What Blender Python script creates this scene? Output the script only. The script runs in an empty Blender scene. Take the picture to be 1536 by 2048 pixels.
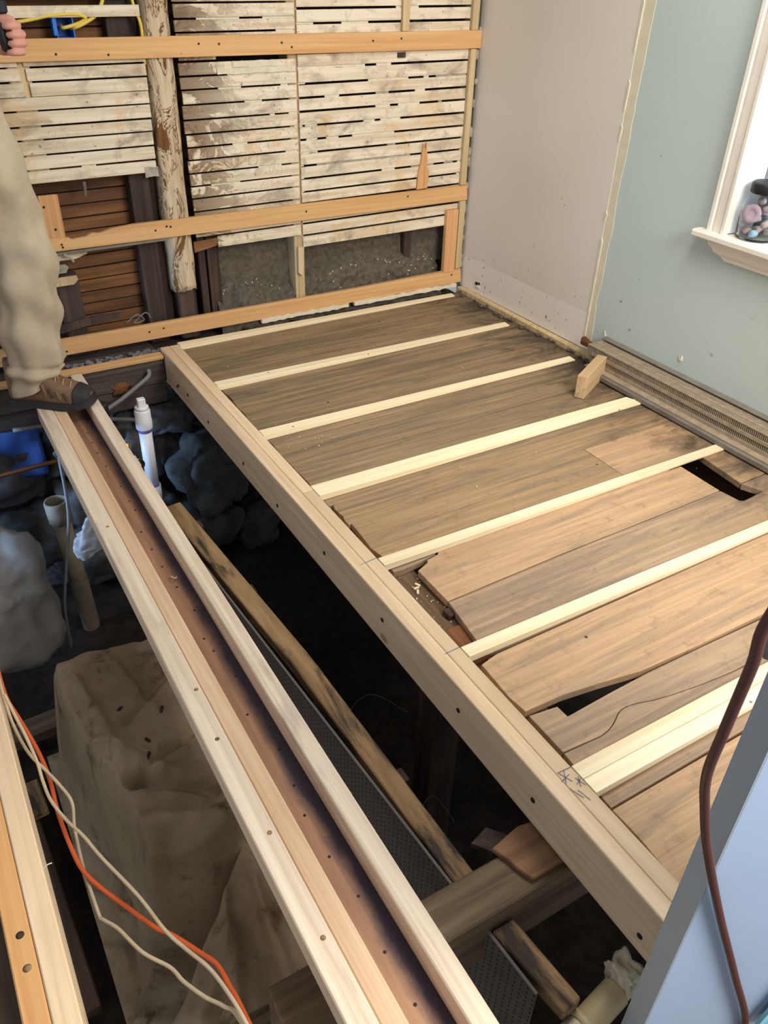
import bpy, bmesh, math, random
from mathutils import Vector, Matrix, noise
random.seed(7)
S = bpy.context.scene
COL = S.collection

# ---------------------------------------------------------------- camera
cam_d = bpy.data.cameras.new('camera'); cam = bpy.data.objects.new('camera', cam_d); COL.objects.link(cam)
cam_d.sensor_fit = 'VERTICAL'; cam_d.sensor_height = 36.0; cam_d.lens = 1607.07 / 2048 * 36.0
cam_d.clip_start = 0.02
_R = ((0.861117, 0.270238, -0.430637), (-0.507779, 0.499218, -0.702099), (0.025248, 0.823258, 0.567106))
M4 = Matrix([list(r) + [0] for r in _R] + [[0, 0, 0, 1]])
cam.matrix_world = Matrix.Translation((-0.80441, -3.14815, 1.32605)) @ M4
S.camera = cam

# ---------------------------------------------------------------- world, lights, exposure
S.view_settings.view_transform = 'Standard'; S.view_settings.look = 'None'
S.view_settings.exposure = 0.0; S.view_settings.gamma = 1.0; S.view_settings.use_curve_mapping = False
W = bpy.data.worlds.new('world'); S.world = W; W.use_nodes = True
bg = W.node_tree.nodes['Background']; bg.inputs[0].default_value = (0.93, 0.97, 1.0, 1); bg.inputs[1].default_value = 0.36

def area(name, loc, target, size, power, col, sy=None):
    d = bpy.data.lights.new(name, 'AREA'); d.energy = power; d.color = col; d.size = size
    if sy: d.shape = 'RECTANGLE'; d.size_y = sy
    o = bpy.data.objects.new(name, d); COL.objects.link(o); o.location = loc
    o.rotation_euler = (Vector(target) - Vector(loc)).to_track_quat('-Z', 'Y').to_euler()
    return o
area('daylight_behind', (0.7, -4.2, 2.1), (0.8, -1.4, 0.1), 1.3, 105, (1.0, 0.955, 0.89))
area('daylight_window', (2.35, -1.95, 1.3), (0.3, -2.0, 0.1), 0.9, 34, (0.86, 0.93, 1.0), 1.2)
area('daylight_left', (-2.7, -0.6, 1.5), (-0.3, -0.3, -0.2), 1.2, 8, (0.5, 0.72, 1.0))
area('cool_crawl_fill', (-2.1, -0.30, -0.15), (0.0, -0.22, -0.40), 0.5, 6, (0.35, 0.6, 1.0)).data.spread = math.radians(55)  # added unseen cool light, no window built; blues the back-left crawl space
area('overhead_fill', (0.75, -2.0, 2.35), (0.75, -1.9, 0.0), 0.7, 26, (1.0, 0.93, 0.84))  # added unseen light overhead, raises the tops against the side faces

# ---------------------------------------------------------------- helpers
def C(r, g, b):
    def f(c):
        c /= 255.0
        return c / 12.92 if c <= 0.04045 else ((c + 0.055) / 1.055) ** 2.4
    return (f(r), f(g), f(b), 1.0)

def tag(o, label=None, cat=None, group=None, kind=None):
    if label: o['label'] = label
    if cat: o['category'] = cat
    if group: o['group'] = group
    if kind: o['kind'] = kind
    return o

def link(name, me, mat, parent=None, loc=(0, 0, 0), rot=None, smooth=False):
    o = bpy.data.objects.new(name, me); COL.objects.link(o)
    if mat is not None:
        me.materials.clear(); me.materials.append(mat)
    if smooth:
        for p in me.polygons: p.use_smooth = True
    l = Vector(loc)
    if parent is not None:
        o.parent = parent
        q = parent; off = Vector((0, 0, 0))
        while q is not None:
            off += q.location; q = q.parent
        l = l - off
    o.location = l
    if rot: o.rotation_euler = rot
    return o

def empty(name, loc, label=None, cat=None, group=None, kind=None):
    o = bpy.data.objects.new(name, None); COL.objects.link(o); o.location = loc; o.empty_display_size = 0.05
    return tag(o, label, cat, group, kind)

def bm_mesh(bm, name):
    me = bpy.data.meshes.new(name); bm.to_mesh(me); bm.free(); return me

def box(name, x0, x1, y0, y1, z0, z1, mat, parent=None, bev=0.002, rot=None, wob=0.0):
    c = Vector(((x0 + x1) / 2, (y0 + y1) / 2, (z0 + z1) / 2)); h = Vector((x1 - x0, y1 - y0, z1 - z0))
    bm = bmesh.new(); bmesh.ops.create_cube(bm, size=1.0)
    for v in bm.verts:
        v.co = Vector((v.co.x * h.x, v.co.y * h.y, v.co.z * h.z))
        if wob: v.co += Vector([random.uniform(-wob, wob) for _ in range(3)])
    if bev: bmesh.ops.bevel(bm, geom=bm.edges[:], offset=bev, segments=1, affect='EDGES')
    return link(name, bm_mesh(bm, name), mat, parent, c, rot)

def prism(name, pts, axis, a, b, mat, parent=None, bev=0.0, top=None, bot=None):
    """polygon extruded along axis; axis 'z' pts=(x,y); axis 'y' pts=(x,z); axis 'x' pts=(y,z). top/bot: functions of the 2D point"""
    bm = bmesh.new()
    def mk(p, t):
        if axis == 'z': return Vector((p[0], p[1], t))
        if axis == 'y': return Vector((p[0], t, p[1]))
        return Vector((t, p[0], p[1]))
    A = [bm.verts.new(mk(p, bot(*p) if bot else a)) for p in pts]
    B = [bm.verts.new(mk(p, top(*p) if top else b)) for p in pts]
    n = len(pts)
    bm.faces.new(A[::-1]); bm.faces.new(B)
    for i in range(n): bm.faces.new((A[i], A[(i + 1) % n], B[(i + 1) % n], B[i]))
    bmesh.ops.recalc_face_normals(bm, faces=bm.faces)
    if bev: bmesh.ops.bevel(bm, geom=bm.edges[:], offset=bev, segments=1, affect='EDGES')
    c = sum((v.co for v in bm.verts), Vector()) / len(bm.verts)
    for v in bm.verts: v.co -= c
    return link(name, bm_mesh(bm, name), mat, parent, c)

def spline(P, n=8):
    P = [Vector(p) for p in P]
    if len(P) < 3: return P
    out = []
    for i in range(len(P) - 1):
        p0 = P[max(i - 1, 0)]; p1 = P[i]; p2 = P[i + 1]; p3 = P[min(i + 2, len(P) - 1)]
        for k in range(n):
            t = k / n
            out.append(0.5 * ((2 * p1) + (p2 - p0) * t + (2 * p0 - 5 * p1 + 4 * p2 - p3) * t * t + (3 * p1 - p0 - 3 * p2 + p3) * t ** 3))
    out.append(P[-1]); return out

def tube_into(bm, path, r, seg=10, cap=True):
    path = [Vector(p) for p in path]
    rr = r if isinstance(r, (list, tuple)) else [r] * len(path)
    up = Vector((0.31, 0.2, 0.93)); rings = []
    for i, p in enumerate(path):
        d = (path[min(i + 1, len(path) - 1)] - path[max(i - 1, 0)]).normalized()
        s = d.cross(up)
        if s.length < 1e-4: s = d.cross(Vector((1, 0, 0)))
        s.normalize(); t = s.cross(d).normalized(); up = t
        rings.append([bm.verts.new(p + (s * math.cos(a) + t * math.sin(a)) * rr[i]) for a in [2 * math.pi * k / seg for k in range(seg)]])
    for a, b in zip(rings, rings[1:]):
        for k in range(seg): bm.faces.new((a[k], a[(k + 1) % seg], b[(k + 1) % seg], b[k]))
    if cap:
        bm.faces.new(rings[0][::-1]); bm.faces.new(rings[-1])

def tube(name, path, r, mat, parent=None, seg=10, n=6):
    p = spline(path, n) if len(path) > 2 else [Vector(q) for q in path]
    bm = bmesh.new(); tube_into(bm, p, r, seg)
    bmesh.ops.recalc_face_normals(bm, faces=bm.faces)
    c = p[0].copy()
    for v in bm.verts: v.co -= c
    return link(name, bm_mesh(bm, name), mat, parent, c, smooth=True)

def lathe(name, prof, base, axis, mat, parent=None, seg=24, smooth=True):
    """prof: (radius, distance along axis)"""
    ax = Vector(axis).normalized(); s = ax.orthogonal().normalized(); t = ax.cross(s)
    bm = bmesh.new(); rings = []
    for r, h in prof:
        rings.append([bm.verts.new(ax * h + (s * math.cos(a) + t * math.sin(a)) * max(r, 1e-4)) for a in [2 * math.pi * k / seg for k in range(seg)]])
    for a, b in zip(rings, rings[1:]):
        for k in range(seg): bm.faces.new((a[k], a[(k + 1) % seg], b[(k + 1) % seg], b[k]))
    bm.faces.new(rings[0][::-1]); bm.faces.new(rings[-1])
    bmesh.ops.recalc_face_normals(bm, faces=bm.faces)
    o = link(name, bm_mesh(bm, name), mat, parent, base)
    if smooth:
        for p in o.data.polygons: p.use_smooth = len(p.vertices) == 4
    return o

def rock(name, c, size, mat, parent=None, seed=0, amp=0.22, flat=0.0, sub=4, freq=1.6):
    bm = bmesh.new(); bmesh.ops.create_icosphere(bm, subdivisions=sub, radius=1.0)
    off = Vector((seed * 3.7, seed * 1.3, seed * 7.1))
    for v in bm.verts:
        d = v.co.normalized()
        q = Vector([math.copysign(abs(k) ** 0.72, k) for k in d])
        k = 1 + amp * noise.noise(d * freq + off) + amp * 0.35 * noise.noise(d * freq * 3 + off) + amp * 0.12 * noise.noise(d * freq * 9 + off)
        v.co = Vector((q.x * size[0], q.y * size[1], q.z * size[2])) * k
    return link(name, bm_mesh(bm, name), mat, parent, c, smooth=True)

def loft(name, rings, mat, parent=None, close=True, smooth=True, origin=None):
    bm = bmesh.new(); R = [[bm.verts.new(p) for p in r] for r in rings]
    n = len(R[0])
    for a, b in zip(R, R[1:]):
        for k in range(n): bm.faces.new((a[k], a[(k + 1) % n], b[(k + 1) % n], b[k]))
    if close: bm.faces.new(R[0][::-1]); bm.faces.new(R[-1])
    bmesh.ops.recalc_face_normals(bm, faces=bm.faces)
    c = Vector(origin) if origin else Vector(rings[0][0])
    for v in bm.verts: v.co -= c
    o = link(name, bm_mesh(bm, name), mat, parent, c)
    if smooth:
        for p in o.data.polygons: p.use_smooth = len(p.vertices) == 4
    return o

def grid_surf(name, fn, nu, nv, mat, parent=None, thick=0.0, smooth=True, origin=None):
    """fn(s,t)->xyz on s,t in 0..1"""
    bm = bmesh.new(); V = [[bm.verts.new(fn(i / nu, j / nv)) for j in range(nv + 1)] for i in range(nu + 1)]
    for i in range(nu):
        for j in range(nv): bm.faces.new((V[i][j], V[i + 1][j], V[i + 1][j + 1], V[i][j + 1]))
    bmesh.ops.recalc_face_normals(bm, faces=bm.faces)
    c = Vector(origin) if origin else V[0][0].co.copy()
    for v in bm.verts: v.co -= c
    o = link(name, bm_mesh(bm, name), mat, parent, c, smooth=smooth)
    if thick:
        m = o.modifiers.new('solid', 'SOLIDIFY'); m.thickness = thick; m.offset = -1
    return o

# ---------------------------------------------------------------- materials
class NT:
    def __init__(self, name, rough=0.75, spec=0.3):
        self.m = bpy.data.materials.new(name); self.m.use_nodes = True
        self.t = self.m.node_tree; self.n = self.t.nodes; self.b = self.n['Principled BSDF']
        self.b.inputs['Roughness'].default_value = rough
        self.b.inputs['Specular IOR Level'].default_value = spec
    def link(self, a, b): self.t.links.new(a, b)
    def add(self, k): return self.n.new(k)
    def coords(self, world=False, scale=(1, 1, 1), rnd=True):
        mp = self.add('ShaderNodeMapping'); mp.inputs['Scale'].default_value = scale
        if world:
            src = self.add('ShaderNodeNewGeometry').outputs['Position']
        else:
            tc = self.add('ShaderNodeTexCoord'); src = tc.outputs['Object']
            if rnd:
                oi = self.add('ShaderNodeObjectInfo'); ml = self.add('ShaderNodeVectorMath'); ml.operation = 'SCALE'
                ml.inputs[0].default_value = (17.3, 9.1, 23.7); self.link(oi.outputs['Random'], ml.inputs['Scale'])
                ad = self.add('ShaderNodeVectorMath'); ad.operation = 'ADD'
                self.link(src, ad.inputs[0]); self.link(ml.outputs[0], ad.inputs[1]); src = ad.outputs[0]
        self.link(src, mp.inputs[0]); return mp.outputs[0]
    def noise(self, vec, scale, detail=4, rough=0.55, dist=0.0):
        nn = self.add('ShaderNodeTexNoise'); nn.inputs['Scale'].default_value = scale; nn.inputs['Detail'].default_value = detail
        nn.inputs['Roughness'].default_value = rough; nn.inputs['Distortion'].default_value = dist
        self.link(vec, nn.inputs['Vector']); return nn.outputs['Fac']
    def ramp(self, fac, stops, interp='LINEAR'):
        r = self.add('ShaderNodeValToRGB'); r.color_ramp.interpolation = interp
        e = r.color_ramp.elements
        while len(e) > 1: e.remove(e[-1])
        e[0].position, e[0].color = stops[0]
        for p, c in stops[1:]:
            k = e.new(p); k.color = c
        self.link(fac, r.inputs[0]); return r.outputs[0]
    def mask(self, fac, lo, hi):
        r = self.add('ShaderNodeMapRange'); r.inputs['From Min'].default_value = lo; r.inputs['From Max'].default_value = hi
        self.link(fac, r.inputs['Value']); return r.outputs[0]
    def mix(self, fac, a, b, mode='MIX'):
        m = self.add('ShaderNodeMix'); m.data_type = 'RGBA'; m.blend_type = mode
        for s, v in ((m.inputs[0], fac), (m.inputs[6], a), (m.inputs[7], b)):
            if hasattr(v, 'is_linked'): self.link(v, s)
            else: s.default_value = v
        return m.outputs[2]
    def math(self, op, a, b):
        m = self.add('ShaderNodeMath'); m.operation = op
        for s, v in ((m.inputs[0], a), (m.inputs[1], b)):
            if hasattr(v, 'is_linked'): self.link(v, s)
            else: s.default_value = v
        return m.outputs[0]
    def sep(self, vec):
        s = self.add('ShaderNodeSeparateXYZ'); self.link(vec, s.inputs[0]); return s.outputs
    def out(self, col, bump=None, bs=0.2, bd=0.003):
        if hasattr(col, 'is_linked'): self.link(col, self.b.inputs['Base Color'])
        else: self.b.inputs['Base Color'].default_value = col
        if bump is not None:
            bp = self.add('ShaderNodeBump'); bp.inputs['Strength'].default_value = bs; bp.inputs['Distance'].default_value = bd
            self.link(bump, bp.inputs['Height']); self.link(bp.outputs[0], self.b.inputs['Normal'])
        return self.m

def AX(axis, along, across): return {'X': (along, across, across), 'Y': (across, along, across), 'Z': (across, across, along)}[axis]

def wood(name, light, dark, axis='X', along=1.2, across=26, grime=None, gscale=2.5, gthr=(0.5, 0.75), dots=None, rough=0.72, bs=0.25, knots=None, spread=(0.33, 0.67)):
    t = NT(name, rough)
    v = t.coords(scale=AX(axis, along, across))
    f = t.noise(v, 1.6, 6, 0.6, 0.6)
    col = t.ramp(f, [(spread[0], dark), (0.5, tuple((a + b) / 2 for a, b in zip(light, dark))), (spread[1], light)])
    oi = t.add('ShaderNodeObjectInfo')
    if grime:
        v2 = t.coords(scale=AX(axis, 0.45, 2.6))
        g = t.noise(v2, gscale, 5, 0.62, 0.4)
        col = t.mix(t.mask(g, *gthr), col, grime)
    if knots:
        v4 = t.coords(scale=AX(axis, 0.55, 1.0))
        vo = t.add('ShaderNodeTexVoronoi'); vo.inputs['Scale'].default_value = 5.5; t.link(v4, vo.inputs['Vector'])
        col = t.mix(t.math('MULTIPLY', t.mask(vo.outputs['Distance'], 0.075, 0.045), 0.75), col, knots)
    if dots:
        v3 = t.coords(scale=(1, 1, 1))
        vo = t.add('ShaderNodeTexVoronoi'); vo.inputs['Scale'].default_value = 11.0; t.link(v3, vo.inputs['Vector'])
        col = t.mix(t.mask(vo.outputs['Distance'], 0.055, 0.03), col, dots)
    br = t.add('ShaderNodeHueSaturation')
    t.link(t.mask(oi.outputs['Random'], -2.2, 1.2), br.inputs['Value']) if False else None
    mr = t.add('ShaderNodeMapRange'); mr.inputs['To Min'].default_value = 0.88; mr.inputs['To Max'].default_value = 1.1
    t.link(oi.outputs['Random'], mr.inputs['Value']); t.link(mr.outputs[0], br.inputs['Value']); t.link(col, br.inputs['Color'])
    return t.out(br.outputs[0], f, bs)

def plain(name, col, rough=0.6, metal=0.0, var=0.12, scale=14, spec=0.4, bs=0.15, dark=None):
    t = NT(name, rough, spec); t.b.inputs['Metallic'].default_value = metal
    f = t.noise(t.coords(), scale, 5, 0.6)
    d = dark or tuple([c * (1 - 2.2 * var) for c in col[:3]] + [1])
    return t.out(t.ramp(f, [(0.3, d), (0.62, col)]), f, bs)

M = {}
M['joist'] = wood('pine_joist', C(234, 208, 174), C(210, 180, 142), 'Y', 0.9, 30, knots=C(150, 108, 70), grime=C(198, 168, 132), gthr=(0.52, 0.8))
M['sleeper'] = wood('pine_sleeper', C(247, 232, 198), C(233, 211, 168), 'X', 1.0, 30, dots=C(120, 105, 90))
M['beamA'] = wood('weathered_pine', C(234, 216, 194), C(206, 182, 154), 'Y', 0.9, 34, grime=C(166, 148, 128), gthr=(0.56, 0.8), gscale=6, knots=C(140, 105, 80))
M['beamB'] = wood('pinkish_pine', C(226, 194, 160), C(198, 160, 124), 'Y', 0.8, 34, grime=C(172, 140, 112), gthr=(0.55, 0.8), knots=C(135, 98, 66))
M['batten'] = wood('batten_pine', C(228, 184, 128), C(208, 156, 102), 'X', 0.8, 34, grime=C(150, 110, 75), gthr=(0.66, 0.8), dots=C(70, 45, 30))
M['battenV'] = wood('batten_pine_vertical', C(218, 170, 118), C(192, 138, 90), 'Z', 0.8, 34)
M['nailer'] = wood('nailer_pine', C(214, 192, 150), C(182, 156, 115), 'Z', 0.8, 34, grime=C(140, 115, 85), gthr=(0.62, 0.8))
M['orange'] = wood('orange_pine', C(224, 176, 118), C(200, 142, 86), 'Y', 0.8, 30, knots=C(120, 72, 40))
M['dark'] = wood('old_dark_timber', C(92, 72, 56), C(48, 36, 28), 'X', 1.0, 22, grime=C(40, 34, 30), gthr=(0.45, 0.7))
M['darkY'] = wood('old_dark_timber_long', C(96, 74, 56), C(50, 38, 30), 'Y', 1.0, 22, grime=C(42, 34, 28), gthr=(0.45, 0.7))
M['stud'] = wood('old_stud', C(88, 70, 60), C(50, 38, 34), 'Z', 1.0, 22, grime=C(44, 36, 34), gthr=(0.45, 0.7))
M['sill'] = wood('sill_timber', C(104, 92, 84), C(66, 56, 52), 'X', 1.0, 26, grime=C(58, 46, 38), gthr=(0.5, 0.7))
M['backlath'] = wood('brown_back_lath', C(150, 106, 66), C(98, 64, 40), 'X', 1.0, 26, grime=C(72, 50, 36), gthr=(0.45, 0.7))
M['plate'] = wood('old_plate', C(172, 142, 102), C(120, 94, 64), 'Y', 1.6, 14, grime=C(64, 54, 44), gthr=(0.47, 0.6), gscale=7)
M['xbeam'] = wood('cross_beam_wood', C(132, 112, 88), C(92, 76, 58), 'X', 1.2, 22, grime=C(70, 58, 46), gthr=(0.5, 0.7))
M['scrap'] = wood('scrap_wood', C(160, 122, 90), C(126, 92, 66), 'X', 1.2, 22)
M['block'] = wood('block_pine', C(222, 192, 148), C(196, 160, 116), 'X', 1.0, 26)
M['oldjoist'] = wood('old_floor_joist', C(116, 92, 66), C(78, 58, 42), 'Y', 1.0, 26)
M['brownbit'] = wood('reddish_timber', C(140, 90, 54), C(96, 58, 34), 'Y', 1.0, 22)

# subfloor planks: brown boards with dark grey weathering streaks
def mk_plank(name, light, dark, grey, thr):
    t = NT(name, 0.62, 0.35)
    v = t.coords(scale=(1.3, 46, 46)); f = t.noise(v, 1.6, 8, 0.66, 0.7)
    col = t.ramp(f, [(0.3, dark), (0.68, light)])
    v2 = t.coords(scale=(0.75, 9, 1)); g = t.noise(v2, 1.9, 9, 0.68, 1.0)
    col = t.mix(t.math('MULTIPLY', t.mask(g, *thr), 0.85), col, grey)
    v5 = t.coords(scale=(0.8, 2.0, 1)); g2 = t.noise(v5, 3.0, 4, 0.6, 0.5)
    col = t.mix(t.math('MULTIPLY', t.mask(g2, 0.55, 0.75), 0.4), col, dark)
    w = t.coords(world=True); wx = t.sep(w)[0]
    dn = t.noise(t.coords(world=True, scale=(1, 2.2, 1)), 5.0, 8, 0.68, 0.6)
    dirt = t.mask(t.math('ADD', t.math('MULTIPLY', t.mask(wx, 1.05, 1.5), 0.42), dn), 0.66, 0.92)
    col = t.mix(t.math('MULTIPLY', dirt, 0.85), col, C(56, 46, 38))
    fl2 = t.noise(w, 24, 6, 0.7)
    col = t.mix(t.math('MULTIPLY', t.mask(fl2, 0.56, 0.72), 0.35), col, C(84, 70, 56))
    vo = t.add('ShaderNodeTexVoronoi'); vo.inputs['Scale'].default_value = 7.5; t.link(t.coords(), vo.inputs['Vector'])
    col = t.mix(t.mask(vo.outputs['Distance'], 0.04, 0.022), col, C(48, 32, 22))
    return t.out(col, f, 0.2, 0.002)
M['plank_far'] = mk_plank('plank_far', C(168, 142, 108), C(126, 104, 76), C(92, 84, 72), (0.45, 0.7))  # planks lighten from far to near: board tone plus some light falloff in colour
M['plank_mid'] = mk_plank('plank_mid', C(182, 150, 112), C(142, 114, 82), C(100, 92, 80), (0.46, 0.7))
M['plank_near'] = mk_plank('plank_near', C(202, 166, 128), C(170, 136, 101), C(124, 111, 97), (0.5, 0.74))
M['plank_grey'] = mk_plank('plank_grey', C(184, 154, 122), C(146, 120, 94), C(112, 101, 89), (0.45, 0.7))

# lath: pale lime-stained strips with grey bloom and brown water stains near the old post
def mk_lath():
    t = NT('lime_stained_lath', 0.85, 0.15)
    w = t.coords(world=True)
    f = t.noise(t.coords(scale=(1.5, 30, 30)), 1.5, 5, 0.6)
    col = t.ramp(f, [(0.32, C(206, 188, 158)), (0.6, C(234, 221, 198))])
    g = t.noise(t.coords(world=True, scale=(1, 1, 1.6)), 7.0, 6, 0.65, 0.6)
    col = t.mix(t.math('MULTIPLY', t.mask(g, 0.5, 0.68), 0.8), col, C(146, 132, 116))
    g2 = t.noise(t.coords(world=True, scale=(1.2, 1, 1.2)), 3.4, 6, 0.62, 1.1)
    col = t.mix(t.math('MULTIPLY', t.mask(g2, 0.56, 0.66), 0.55), col, C(214, 178, 124))
    x = t.sep(w)[0]
    near = t.math('MULTIPLY', t.mask(x, 0.62, 0.25), t.mask(x, 0.16, 0.2))
    g3 = t.noise(t.coords(world=True, scale=(1, 1, 1.3)), 4.6, 7, 0.66, 1.6)
    s = t.math('MULTIPLY', t.mask(t.math('ADD', g3, t.math('MULTIPLY', near, 0.16)), 0.58, 0.63), near)
    col = t.mix(t.math('MULTIPLY', s, 0.8), col, C(112, 88, 62))
    ln = t.math('MULTIPLY', t.mask(g3, 0.478, 0.492), t.mask(g3, 0.506, 0.494))
    col = t.mix(t.math('MULTIPLY', t.math('MULTIPLY', ln, t.math('MULTIPLY', t.mask(x, 0.8, 0.3), t.mask(x, 0.16, 0.2))), 0.75), col, C(120, 84, 50))
    g4 = t.noise(t.coords(world=True), 60, 3, 0.6)
    col = t.mix(t.math('MULTIPLY', t.mask(g4, 0.66, 0.72), 0.7), col, C(96, 80, 62))
    return t.out(col, f, 0.3, 0.002)
M['lath'] = mk_lath()
M['plaster'] = plain('lime_plaster', C(226, 216, 192), 0.9, var=0.08, scale=40, bs=0.5)
M['plaster_grey'] = plain('dirty_plaster', C(176, 168, 150), 0.9, var=0.2, scale=30, bs=0.5)

def mk_post():
    t = NT('rotten_post', 0.85, 0.15)
    g = t.noise(t.coords(world=True, scale=(1, 1, 0.3)), 13, 6, 0.62, 1.8)
    f = t.noise(t.coords(world=True, scale=(26, 26, 1.6)), 2.0, 5, 0.6)
    pale = t.ramp(f, [(0.3, C(176, 152, 118)), (0.65, C(218, 200, 170))])
    col = t.mix(t.mask(g, 0.535, 0.56), pale, t.ramp(f, [(0.3, C(84, 56, 34)), (0.7, C(138, 98, 60))]))
    col = t.mix(t.math('MULTIPLY', t.mask(g, 0.475, 0.492), t.mask(g, 0.515, 0.5)), col, C(92, 58, 34))
    return t.out(col, g, 0.8, 0.008)
M['post'] = mk_post()

def mk_core():
    t = NT('scorched_core_timber', 0.6, 0.3)
    f = t.noise(t.coords(scale=(26, 0.9, 26)), 1.5, 6, 0.6, 0.5)
    col = t.ramp(f, [(0.3, C(134, 100, 78)), (0.68, C(184, 144, 114))])
    xo = t.add('ShaderNodeTexCoord'); x = t.sep(xo.outputs['Object'])[0]
    n = t.noise(t.coords(scale=(1, 0.5, 1)), 9, 5, 0.6)
    k = t.math('ADD', t.math('MULTIPLY', t.math('ADD', x, -0.0233), 14.0), n); k = t.math('ADD', k, 0.33)
    col = t.mix(t.mask(k, 0.46, 0.86), col, C(64, 57, 70))
    return t.out(col, f, 0.2)
M['core'] = mk_core()

def mk_drywall():
    t = NT('bare_drywall', 0.85, 0.2)
    w = t.coords(world=True)
    n = t.noise(w, 2.2, 4, 0.5)
    col = t.ramp(n, [(0.3, C(216, 207, 193)), (0.7, C(224, 215, 202))])
    z = t.sep(w)[2]
    zz = t.math('ADD', z, t.math('MULTIPLY', t.noise(w, 14, 3, 0.5), 0.006))
    col = t.mix(t.math('LESS_THAN', zz, 0.160), col, C(232, 224, 213))
    sp = t.noise(w, 42, 2, 0.5)
    low = t.mask(z, 0.35, 0.0)
    col = t.mix(t.math('MULTIPLY', t.mask(sp, 0.69, 0.72), low), col, C(120, 108, 96))
    return t.out(col, t.noise(w, 90, 2, 0.5), 0.05)
M['drywall'] = mk_drywall()
def mk_teal():
    t = NT('grey_green_paint', 0.6, 0.3)
    w = t.coords(world=True); n = t.noise(w, 1.6, 3, 0.5)
    col = t.ramp(n, [(0.3, C(186, 198, 192)), (0.7, C(192, 204, 199))])
    sp = t.noise(w, 17, 3, 0.5)
    col = t.mix(t.mask(sp, 0.73, 0.75), col, C(160, 168, 162))
    return t.out(col, t.noise(w, 120, 2, 0.5), 0.06)
M['teal'] = mk_teal()
M['tape'] = plain('torn_joint_paper', C(218, 208, 182), 0.9, var=0.05)
M['white'] = plain('white_trim_paint', C(236, 228, 214), 0.45, var=0.03)
M['reveal'] = plain('window_reveal_paint', C(240, 244, 246), 0.5, var=0.02)
M['sash'] = plain('sash_grey', C(150, 160, 170), 0.5, var=0.05)
M['door'] = plain('blue_lit_paint', C(166, 188, 218), 0.5, var=0.03, scale=3)  # panel paint with the cool daylight on this face mixed into its blue
M['doordge'] = plain('panel_edge_grey', C(160, 170, 178), 0.55, var=0.04, scale=3)  # edge of the same panel, kept grey without the daylight blue
M['soil'] = plain('dark_soil', C(58, 48, 40), 0.95, var=0.3, scale=24, bs=0.8)
M['stone'] = plain('field_stone', C(84, 84, 84), 0.9, var=0.3, scale=12, bs=1.0)
M['boulder'] = plain('pale_boulder', C(150, 144, 138), 0.85, var=0.12, scale=6, bs=0.4)
M['insul'] = plain('loose_fill_insulation', C(104, 95, 83), 0.98, var=0.22, scale=55, bs=1.0)
M['back'] = plain('dark_backing', C(60, 48, 38), 0.95, var=0.25)
M['rubble'] = plain('rubble_grey', C(128, 130, 134), 0.9, var=0.35, scale=50, bs=1.0)
M['pvc'] = plain('white_pvc', C(236, 236, 240), 0.35, var=0.02)
M['purple'] = plain('purple_primer', C(128, 112, 190), 0.5, var=0.1)
M['cream'] = plain('cream_pvc', C(214, 196, 152), 0.4, var=0.05)
M['clay'] = plain('old_clay_pipe', C(148, 136, 116), 0.85, var=0.2)
M['black'] = plain('black_rubber', C(26, 26, 30), 0.5, var=0.05)
M['brass'] = plain('brass', C(200, 160, 80), 0.3, 1.0, var=0.1)
M['copper'] = plain('copper_pipe', C(150, 100, 70), 0.45, 0.8, var=0.15)
M['conduit'] = plain('grey_conduit', C(120, 112, 104), 0.6, 0.3, var=0.15)
M['greycable'] = plain('grey_cable', C(130, 130, 132), 0.6, var=0.1)
M['cord_o'] = plain('orange_cord', C(214, 96, 48), 0.5, var=0.06)
M['cord_b'] = plain('beige_cable', C(202, 184, 154), 0.55, var=0.08)
M['cord_br'] = plain('brown_cord', C(86, 50, 46), 0.38, var=0.05)
M['yellow'] = plain('yellow_cable', C(228, 200, 84), 0.5, var=0.05)
M['bluebox'] = plain('blue_box_plastic', C(30, 116, 214), 0.4, var=0.05)
M['bluesheet'] = plain('blue_sheet', C(50, 84, 150), 0.5, var=0.1)
M['turq'] = plain('turquoise_plastic', C(150, 226, 240), 0.4, var=0.03)
M['turq2'] = plain('light_blue_plastic', C(140, 200, 245), 0.4, var=0.03)
M['bag'] = plain('white_bag', C(206, 212, 222), 0.5, var=0.1)
M['metal'] = plain('dusty_radiator_metal', C(168, 150, 126), 0.7, 0.0, var=0.14, scale=30)
M['metald'] = plain('dark_radiator_metal', C(128, 120, 108), 0.7, 0.0, var=0.14)
M['bolt'] = plain('dark_bolt', C(60, 50, 44), 0.5, 0.6)
M['pencil'] = plain('pencil_blue', C(70, 84, 130), 0.8)
M['spike'] = plain('white_tie', C(220, 215, 205), 0.5)
def mk_tarp():
    t = NT('dusty_canvas', 0.9, 0.15)
    w = t.coords(world=True)
    n = t.noise(w, 4, 5, 0.6)
    col = t.ramp(n, [(0.3, C(128, 108, 86)), (0.7, C(164, 144, 118))])
    d = t.noise(w, 9, 7, 0.72, 0.4)
    col = t.mix(t.math('MULTIPLY', t.mask(d, 0.55, 0.68), 0.85), col, C(82, 62, 44))
    f = t.noise(w, 260, 2, 0.5)
    return t.out(col, t.math('ADD', f, t.math('MULTIPLY', n, 2.0)), 0.35, 0.004)
M['tarp'] = mk_tarp()
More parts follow.
